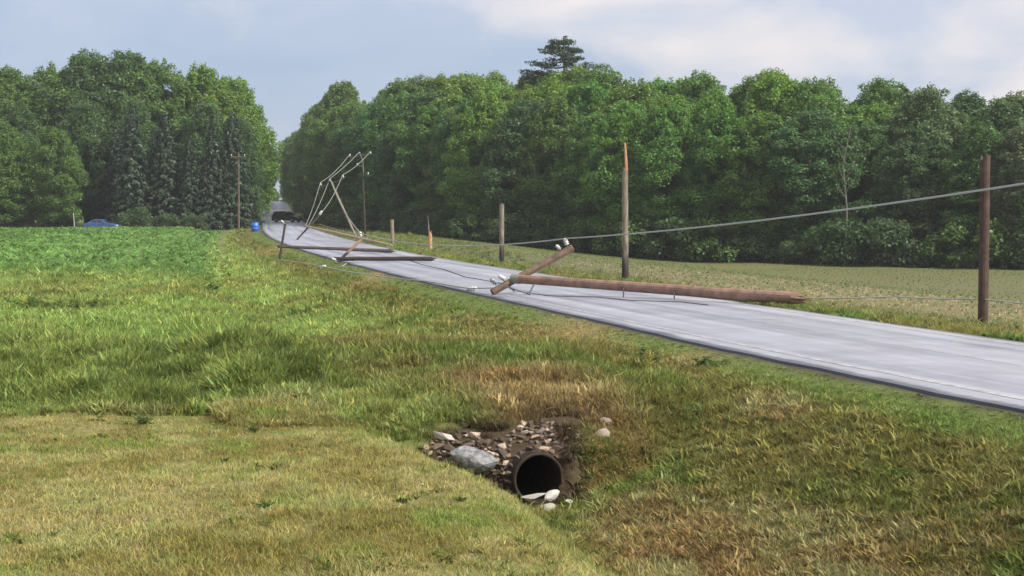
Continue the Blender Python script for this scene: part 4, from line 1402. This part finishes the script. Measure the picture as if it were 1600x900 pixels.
# left-hand wood behind the crop
for i, (x, y, h, w) in enumerate([(-48.3, 196, 16.0, 1.05), (-44.3, 197, 15.6, 1.0), (-41.0, 196, 12.5, 1.0), (-38.3, 197, 14.0, 1.0), (-36.0, 198.5, 15.4, 0.95), (-46.4, 200, 13.5, 1.0), (-51.4, 200, 14, 1.0)]):
    plant('spruce_tree', SPR[i % 3], 15.0, x, y, h, w, ['grey-green spruce with drooping boughs, leftmost of the front spruces', 'second spruce from the left, sharp pale tip, behind the crop',
          'shorter spruce in the middle of the front spruces', 'dark spruce between the shorter spruce and the pale pole', 'dark spruce directly behind the pale upright pole',
          'spruce half hidden between the two leftmost front spruces', 'spruce half hidden behind the leafy tree by the blue car'][i], 'tree', 'spruces behind the crop', (0.052, 0.086, 0.050))
for i, (x, y, h, w, tn) in enumerate([(-57.5, 193, 13.2, 1.05, 'mid'), (-63.5, 192, 13.6, 1.1, 'mid'), (-70, 193, 14, 1.0, 'dark'), (-77, 194, 14, 1.0, 'mid'), (-86, 194, 15, 1, 'dark')]):
    plant('deciduous_tree', DEC[(0, 6, 3, 1, 5)[i]], 18.0, x, y, h, w*1.15, ['leafy green tree with spreading boughs just left of the spruces', 'leafy green tree at the left edge of view, front row', 'dark leafy tree beyond the left edge, front row',
          'leafy tree second beyond the left edge, front row', 'leafy tree farthest beyond the left edge, front row'][i], 'tree', 'leafy trees behind the crop', [q*0.95 for q in TONES[tn]])
for i, (x, y, h, tn) in enumerate([(-38.8, 214, 19.6, 'bright'), (-43.6, 216, 21.3, 'bright'), (-48.8, 214, 21.8, 'mid'), (-53.8, 215, 23.2, 'dark'), (-58.5, 213, 22.8, 'dark'), (-63.5, 214, 21.3, 'mid'), (-69.5, 214, 20.8, 'mid'), (-76, 214, 21, 'mid'), (-84, 214, 21, 'dark')]):
    plant('deciduous_tree', DEC[i % 7], 18.0, x, y, h*1.07, 1.12, '%s tall leafy tree, %s from the road in the back row behind the spruces' % (TWORD[tn], ORD[i]), 'tree', 'tall trees behind the spruces', TONES[tn])
for i, (x, y, h) in enumerate([(-36.5, 206, 15), (-41, 206, 17), (-51, 207, 18), (-57, 206, 17.5), (-66, 207, 17), (-74, 206, 17)]):
    plant('deciduous_tree', DEC[(i*3 + 1) % 7], 18.0, x, y, h, 1.05, 'shaded leafy tree, %s from the road just behind the spruces' % ORD[i], 'tree', 'shaded trees behind the spruces', TONES['dark'])
for i, x in enumerate([-39.5, -43.2, -47.0, -55.5, -59.0, -62.5, -66.5, -72, -78]):
    plant('shrub', SHR[i % 3], 3.0, x, 192.5 + (i % 2), 2.2 + 0.5*(i % 3), 1.0, 'dark low shrub, %s from the pale pole along the crop’s far edge' % ORD[i], 'shrub', 'shrubs along the far edge of the crop', [q*0.75 for q in TONES['dull']], 'stem')

# dead pale snag in the wood's edge on the right
sx_, sy_ = 29.2, 135.0
e = empty('dead_tree', (sx_, sy_, gz(sx_, sy_)), 'bare pale dead tree with forked branches in the right wood’s edge', 'tree')
zb_ = gz(sx_, sy_)
parts = [tube([(sx_, sy_, zb_ - 0.3), (sx_ + 0.2, sy_, zb_ + 5), (sx_ - 0.2, sy_, zb_ + 9), (sx_ + 0.5, sy_, zb_ + 12.2)], [0.11, 0.085, 0.06, 0.015], 6)]
mesh_obj('trunk', *parts[0], M['pale_bark'], e, smooth=True)
rg = random.Random(4)
for k in range(9):
    z0 = zb_ + 6.0 + k*0.6
    dx = rg.choice([-1, 1])*rg.uniform(0.6, 1.7)
    q0 = (sx_ + 0.1, sy_ - 0.05, z0)
    mesh_obj('branch', *tube([q0, (sx_ + dx*0.5, sy_ - 0.3, z0 + 0.7), (sx_ + dx, sy_ - 0.5, z0 + 1.7)], [0.05, 0.035, 0.01], 5), M['pale_bark'], e)


# ------------------------------------------------------------------ grass, weeds and crops: scattered clumps
def blade_clump(name, seed, nb, spread, lean, width, seg=2, tip=0.0, broad=False):
    """unit-high tuft of bent blades"""
    g_ = np.random.default_rng(seed)
    V, F, T = [], [], []
    for b in range(nb):
        a = g_.uniform(0, 6.28); ro = spread*math.sqrt(g_.uniform(0, 1))
        bx0, by0 = ro*math.cos(g_.uniform(0, 6.28)), ro*math.sin(g_.uniform(0, 6.28))
        d = np.array([math.cos(a), math.sin(a)]); w = np.array([-d[1], d[0]])
        h = g_.uniform(0.55, 1.0); ln = lean*g_.uniform(0.3, 1.2)
        k = g_.uniform(0.6, 1.35); warm = g_.uniform(0.88, 1.14)
        o = len(V)
        for i in range(seg + 1):
            t = i/seg
            p = np.array([bx0, by0]) + d*ln*t*t
            wd = width*(1 - t*0.92) if not broad else width*math.sin(math.pi*min(0.97, 0.12 + t*0.85))
            z_ = h*(t - 0.30*ln*t*t)
            V.append((p[0] - w[0]*wd, p[1] - w[1]*wd, z_)); V.append((p[0] + w[0]*wd, p[1] + w[1]*wd, z_))
            T += [(k*warm, k, k*(2 - warm), 1)]*2
        for i in range(seg):
            q = o + 2*i
            F.append((q, q + 1, q + 3, q + 2))
    me = bpy.data.meshes.new(name)
    me.from_pydata(V, [], F)
    at = me.attributes.new('tone', 'FLOAT_COLOR', 'POINT')
    at.data.foreach_set('color', np.array(T, np.float32).ravel())
    me.materials.append(M['blade'])
    return me


def source(name, meshes):
    c = bpy.data.collections.new(name)
    for i, me in enumerate(meshes):
        o = bpy.data.objects.new('%s_tuft_%d' % (name, i), me)
        c.objects.link(o)
    return c


SRC = {
    'lawn': source('lawn', [blade_clump('tuft', 500 + k, 13, 0.9, 0.75, 0.055) for k in range(5)]),
    'rough': source('rough', [blade_clump('tuft', 520, 16, 0.42, 0.55, 0.022, 3), blade_clump('tuft', 521, 18, 0.5, 0.9, 0.020, 3),
                              blade_clump('tuft', 522, 12, 0.35, 0.4, 0.034, 3), blade_clump('tuft', 523, 14, 0.55, 1.1, 0.030, 3),
                              blade_clump('tuft', 524, 16, 0.40, 0.95, 0.075, 3, broad=True), blade_clump('tuft', 525, 22, 0.5, 0.7, 0.05, 2, broad=True),
                              blade_clump('tuft', 526, 20, 0.6, 0.7, 0.018, 3)]),
    'crop': source('crop', [blade_clump('tuft', 540 + k, 11, 0.25, 0.8, 0.085, 3, broad=True) for k in range(4)]),
    'weed': source('weed', [blade_clump('tuft', 560 + k, 16, 0.3, 0.9, 0.11, 3, broad=True) for k in range(3)]),
}


def scatter(name, label, cat, src, pts, hgt, cols, seed, flat=1.0):
    g_ = np.random.default_rng(seed)
    n = len(pts)
    me = bpy.data.meshes.new(name)
    me.vertices.add(n)
    me.vertices.foreach_set('co', pts.astype(np.float32).ravel())
    rot = np.stack([g_.normal(0, 0.22, n), g_.normal(0, 0.22, n), g_.uniform(0, 6.283, n)], 1)
    a = me.attributes.new('rot', 'FLOAT_VECTOR', 'POINT'); a.data.foreach_set('vector', rot.astype(np.float32).ravel())
    sc_ = np.stack([hgt*flat, hgt*flat, hgt], 1)
    a = me.attributes.new('scl', 'FLOAT_VECTOR', 'POINT'); a.data.foreach_set('vector', sc_.astype(np.float32).ravel())
    a = me.attributes.new('gcol', 'FLOAT_COLOR', 'POINT'); a.data.foreach_set('color', np.c_[cols, np.ones(n)].astype(np.float32).ravel())
    a = me.attributes.new('pick', 'INT', 'POINT'); a.data.foreach_set('value', g_.integers(0, 50, n).astype(np.int32))
    me.materials.append(M['blade'])
    o = bpy.data.objects.new(name, me)
    COL.objects.link(o)
    ng = bpy.data.node_groups.new(name + '_scatter', 'GeometryNodeTree')
    ng.interface.new_socket('Geometry', in_out='INPUT', socket_type='NodeSocketGeometry')
    ng.interface.new_socket('Geometry', in_out='OUTPUT', socket_type='NodeSocketGeometry')
    nn, ll = ng.nodes, ng.links
    gi = nn.new('NodeGroupInput'); go = nn.new('NodeGroupOutput')
    ci = nn.new('GeometryNodeCollectionInfo')
    ci.inputs['Collection'].default_value = SRC[src]
    ci.inputs['Separate Children'].default_value = True
    ci.inputs['Reset Children'].default_value = True
    ip = nn.new('GeometryNodeInstanceOnPoints')
    ip.inputs['Pick Instance'].default_value = True
    def na(nm, dt):
        q = nn.new('GeometryNodeInputNamedAttribute'); q.data_type = dt; q.inputs['Name'].default_value = nm
        return q
    r_ = na('rot', 'FLOAT_VECTOR'); s_ = na('scl', 'FLOAT_VECTOR'); p_ = na('pick', 'INT')
    ll.new(gi.outputs[0], ip.inputs['Points'])
    ll.new(ci.outputs[0], ip.inputs['Instance'])
    ll.new(p_.outputs['Attribute'], ip.inputs['Instance Index'])
    ll.new(r_.outputs['Attribute'], ip.inputs['Rotation'])
    ll.new(s_.outputs['Attribute'], ip.inputs['Scale'])
    ll.new(ip.outputs[0], go.inputs[0])
    md = o.modifiers.new('scatter', 'NODES')
    md.node_group = ng
    return tag(o, label, cat, None, 'stuff')


def sample(seed, n, y0, y1, power=2.0, spread=0.40, pad=1.5):
    """points on the plane in view, thinning out with distance"""
    g_ = np.random.default_rng(seed)
    u = g_.random(n)
    if power == 2.0:
        y = y0*(y1/y0)**u                       # density ~ 1/y^2
    else:
        q = 2 - power
        y = (y0**q + (y1**q - y0**q)*u)**(1/q)
    x = g_.uniform(-1, 1, n)*(spread*y + pad)
    return x, y, g_


def place(name, label, cat, src, seed, n, y0, y1, mask, hfun, flat=1.0, power=2.0, tintf=None, spread=0.40, pad=1.5):
    x, y, g_ = sample(seed, n, y0, y1, power, spread, pad)
    s = side(x, y)
    m = mask(x, y, s, g_)
    x, y, s = x[m], y[m], s[m]
    z = ground(x, y)
    h = hfun(x, y, s, g_)
    c = zone_colour(x, y)*g_.uniform(0.65, 1.38, (len(x), 1))*np.stack([g_.uniform(0.88, 1.14, len(x)), np.ones(len(x)), g_.uniform(0.8, 1.2, len(x))], 1)
    if tintf is not None:
        c = tintf(c, x, y, s, g_)
    return scatter(name, label, cat, src, np.stack([x, y, z - 0.01], 1), h, np.clip(c, 0, 0.9), seed + 1, flat)


def in_lawn(x, y, s):
    return (y < tall_near(x)) & (s > 6.4 + 0.7*sstep(16.5, 11, y))


def near_pipe(x, y):
    return (np.abs(x - 0.35) < 0.37) & (y > 20.0) & (y < 21.9)


def head(x, y):
    ys = y + 0.265*(x - 0.36)
    return (x > -1.15) & (x < 0.72) & (ys > 20.72) & (ys < 21.95 + 0.2*np.sin(x*5))


place('lawn_grass', 'mown lawn grass with straw patches in the left foreground', 'grass', 'lawn', 1000, 120000, 7.0, 27.0,
      lambda x, y, s, g_: in_lawn(x, y, s), lambda x, y, s, g_: g_.uniform(0.03, 0.09, len(x))*(0.5 + 1.1*fbm(x*2.2, y*2.2, 61, 3)))
place('lawn_weeds', 'small green broad-leaved weeds dotted through the mown lawn', 'weeds', 'weed', 1070, 9000, 7.5, 26.0,
      lambda x, y, s, g_: in_lawn(x, y, s) & (g_.random(len(x)) < sstep(0.55, 0.75, fbm(x*1.6, y*1.3, 65, 3))), lambda x, y, s, g_: g_.uniform(0.03, 0.08, len(x)), 1.6,
      tintf=lambda c, x, y, s, g_: np.broadcast_to(GREEN*0.85, c.shape)*g_.uniform(0.6, 1.2, (len(c), 1)))
place('bank_grass', 'rough olive and brown grass on the road bank and ditch sides', 'grass', 'rough', 1010, 150000, 9.0, 30.0,
      lambda x, y, s, g_: (s > 0.10 + 0.25*fbm(x*2.5, y*1.2, 95, 2)) & (s < 9.5) & ~in_lawn(x, y, s) & ~near_pipe(x, y) & ~(head(x, y) & (g_.random(len(x)) < 0.97)) & ~((y > 21.8) & (s > 2.4)),
      lambda x, y, s, g_: g_.uniform(0.07, 0.19, len(x))*(0.30 + 0.70*sstep(0.3, 1.4, s)), 1.25)
g_ = np.random.default_rng(1015)
x = g_.uniform(0.95, 1.9, 2600); ys = g_.uniform(20.68, 21.5, 2600); y = ys - 0.265*(x - 0.36) + 1.0*np.maximum(0, x - 0.8)
scatter('ditch_grass', 'rank green grass on the earth face right of the culvert', 'grass', 'rough', np.stack([x, y, ground(x, y) - 0.01], 1), g_.uniform(0.05, 0.15, 2600),
        lerp(np.broadcast_to(OLIVE*1.3, (2600, 3)), np.broadcast_to(BROWN*1.5, (2600, 3)), g_.random(2600))*g_.uniform(0.7, 1.4, (2600, 1)), 1016, 1.1)
place('dry_grass', 'dead brown standing grass on the crossing above the culvert', 'grass', 'rough', 1020, 90000, 21.8, 31.0,
      lambda x, y, s, g_: (s > 2.2) & (s < 9.6) & ~head(x, y) & (blob(x, y, 0.72, 22.3, 0.42, 0.4) < 0.5) & (y > 21.8),
      lambda x, y, s, g_: g_.uniform(0.14, 0.38, len(x))*(0.45 + 0.55*sstep(21.8, 23.2, y))*(0.6 + 0.8*fbm(x*1.2, y*1.2, 77, 2)), 0.9)
place('tall_grass', 'tall green uncut grass in a band behind the lawn', 'grass', 'rough', 1030, 130000, 23.0, 38.0,
      lambda x, y, s, g_: (y > tall_near(x) - 0.1) & (s > 8.0 + 0.6*(y < 24)),
      lambda x, y, s, g_: g_.uniform(0.20, 0.50, len(x))*(0.30 + 1.35*fbm(x*0.9, y*0.9, 71, 3))*(0.45 + 0.55*sstep(0, 2.0, y - tall_near(x))), 0.85)
place('meadow_grass', 'light green meadow grass sloping to the ditch beside the road', 'grass', 'rough', 1040, 170000, 29.0, 190.0,
      lambda x, y, s, g_: (s > 0.10 + 0.25*fbm(x*2.5, y*1.2, 95, 2)) & ((y > 36) | (s < 8.5)) & ~((s > crop_edge(y)) & (y > 62 + 22*g_.random(len(x)))),
      lambda x, y, s, g_: g_.uniform(0.12, 0.31, len(x))*(0.28 + 0.72*sstep(0.5, 3.2, s))*np.clip(0.8 + y/160, 0.8, 1.5), 1.3)
place('verge_grass', 'short green grass along the far verge of the road', 'grass', 'rough', 1050, 90000, 22.0, 230.0,
      lambda x, y, s, g_: (s < -ROAD_W - 0.12) & (s > -ROAD_W - 5.0 - 6*sstep(80, 130, y)),
      lambda x, y, s, g_: g_.uniform(0.10, 0.24, len(x))*np.clip(0.8 + y/160, 0.8, 1.6), 1.2)


# crop rows run away from the camera beside the road
def crop_rows():
    g_ = np.random.default_rng(9)
    X, Y = [], []
    for r_ in range(0, 150):
        s0 = 5.0 + r_*0.76
        y = np.arange(58, 188, 0.55) + g_.uniform(-.15, .15)
        y = y + g_.uniform(-0.12, 0.12, len(y))
        x = edge_x(y) - s0/0.97 + g_.normal(0, 0.05, len(y))
        ok = (x > -0.40*y - 4) & (s0 > crop_edge(y)) & (y > 60 + 26*g_.random(len(y)))
        X.append(x[ok]); Y.append(y[ok])
    return np.concatenate(X), np.concatenate(Y), g_


x, y, g_ = crop_rows()
c = zone_colour(x, y)*g_.uniform(0.85, 1.2, (len(x), 1))
rowtone = 0.95 + 0.35*fbm((side(x, y))*0.5, y*0.01, 87, 2)
scatter('young_crop', 'even green rows of young crop in the left field', 'crop', 'crop', np.stack([x, y, ground(x, y) - 0.01], 1), g_.uniform(0.17, 0.26, len(x)), c*rowtone[:, None]*1.08, 2001, 2.5)


def seedling_rows():
    g_ = np.random.default_rng(19)
    X, Y = [], []
    for r_ in range(0, 110):
        t0 = ROAD_W + 4.6 + r_*0.76
        y = np.arange(28, 210, 0.8) + g_.uniform(-.2, .2)
        y = y + g_.uniform(-0.2, 0.2, len(y))
        x = edge_x(y) + t0/0.97 + g_.normal(0, 0.05, len(y))
        ok = (np.abs(x) < 0.40*y + 3) & (y < np.interp(x, [-30, -16, 0, 18, 40, 62], [230, 193, 163, 147, 132, 114]))
        X.append(x[ok]); Y.append(y[ok])
    return np.concatenate(X), np.concatenate(Y), g_


x, y, g_ = seedling_rows()
c = zone_colour(x, y)*np.array([0.95, 1.08, 0.9])*g_.uniform(0.85, 1.15, (len(x), 1))
scatter('seedlings', 'sparse young seedlings in pale soil across the right field', 'crop', 'crop', np.stack([x, y, ground(x, y) - 0.01], 1), g_.uniform(0.06, 0.13, len(x)), c, 2011, 1.5)
place('corn_stubble', 'pale litter of old stalks on the near edge of the right field', 'stubble', 'lawn', 1060, 26000, 30.0, 95.0,
      lambda x, y, s, g_: (s < -ROAD_W - 3.6) & (s > -ROAD_W - 18) & (g_.random(len(x)) < fbm(x*0.7, y*0.5, 93, 3)),
      lambda x, y, s, g_: g_.uniform(0.05, 0.12, len(x)), 2.0,
      tintf=lambda c, x, y, s, g_: np.broadcast_to(np.array([0.50, 0.43, 0.30]), c.shape)*g_.uniform(0.6, 1.15, (len(c), 1)))


# single broad-leaved weeds that stand out
def weed_mesh(seed):
    """several leafy shoots of unequal length leaning apart"""
    g_ = np.random.default_rng(seed)
    P, Q, T, stems = [], [], [], []
    for k in range(15):
        a = g_.uniform(0, 6.28); ln = 0.7*math.sqrt(g_.uniform(0.02, 1)); h = g_.uniform(0.3, 1.0)*(1 - 0.45*ln)
        n = 26
        t = g_.uniform(0.1, 1.0, n)
        p = np.stack([math.cos(a)*ln*t**1.3, math.sin(a)*ln*t**1.3, h*t], 1)
        d = g_.normal(size=(n, 3)); d[:, 2] = np.abs(d[:, 2])*0.4; d /= np.linalg.norm(d, axis=1)[:, None]
        P.append(p + d*0.06); T.append(d); Q.append(np.array([0, 0, 1.0]) + g_.normal(0, 0.5, (n, 3)))
        stems.append(tube([(0, 0, -0.1), (math.cos(a)*ln*0.35, math.sin(a)*ln*0.35, h*0.5), (math.cos(a)*ln*0.9, math.sin(a)*ln*0.9, h*0.93)], [0.012, 0.009, 0.004], 4))
    return wood_mesh('stem', stems, M['bark']), leaf_mesh('crown', np.concatenate(P), np.concatenate(Q), 0.075, 0.035, g_, M['leaf'], np.concatenate(T))


WEED = [weed_mesh(71), weed_mesh(72), weed_mesh(73)]
for i, (x, y, h, w, lab) in enumerate([
        (2.25, 27.2, 0.36, 1.8, 'dark leafy weed on the crossing near a dry orange patch'),
        (3.35, 26.6, 0.30, 2.4, 'broad dark weed clump below the verge, right of the crossing'),
        (-0.85, 18.2, 0.15, 1.5, 'green weed at the lawn’s edge in front of the boulder'),
        (1.12, 21.1, 0.26, 1.3, 'dark green weed beside the stones right of the culvert'),
        (-2.15, 13.3, 0.10, 1.9, 'low clover-green weed in the middle of the straw lawn'),
        (-5.35, 22.2, 0.26, 1.1, 'grey-green tuft standing at the top of the lawn'),
        (-3.55, 21.0, 0.15, 1.6, 'small flat weed on the lawn below the tall grass'),
        (-7.0, 51.0, 0.5, 1.5, 'round dark bush of weeds alone in the light meadow'),
        (-14.5, 47.0, 0.55, 2.4, 'dark weed clump near the left end of the meadow'),
        (-12.7, 46.2, 0.5, 2.2, 'second dark weed clump right of the left meadow clump'),
        (-11.9, 60.5, 0.55, 2.6, 'dark weed patch where meadow meets the crop'),
        (4.6, 17.7, 0.24, 2.4, 'dark green weed low on the road bank at right')]):
    plant('weed', WEED[i % 3], 1.0, x, y, h, w, lab, 'weed', 'single weeds in the grass', (0.085, 0.155, 0.038), 'stem')

# ------------------------------------------------------------------ thin evening haze round everything
HAZE = 0.00028
if HAZE:
    m, n, l = new_mat('thin_haze')
    out = N(n, 'ShaderNodeOutputMaterial')
    pv = N(n, 'ShaderNodeVolumePrincipled')
    pv.inputs['Color'].default_value = (0.85, 0.90, 0.98, 1)
    pv.inputs['Density'].default_value = HAZE
    pv.inputs['Anisotropy'].default_value = 0.2
    l.new(pv.outputs[0], out.inputs['Volume'])
    V, F = box((0, 1500, 15), (4600, 4400, 60))
    o = mesh_obj('haze', V, F, m)
    tag(o, kind='stuff')
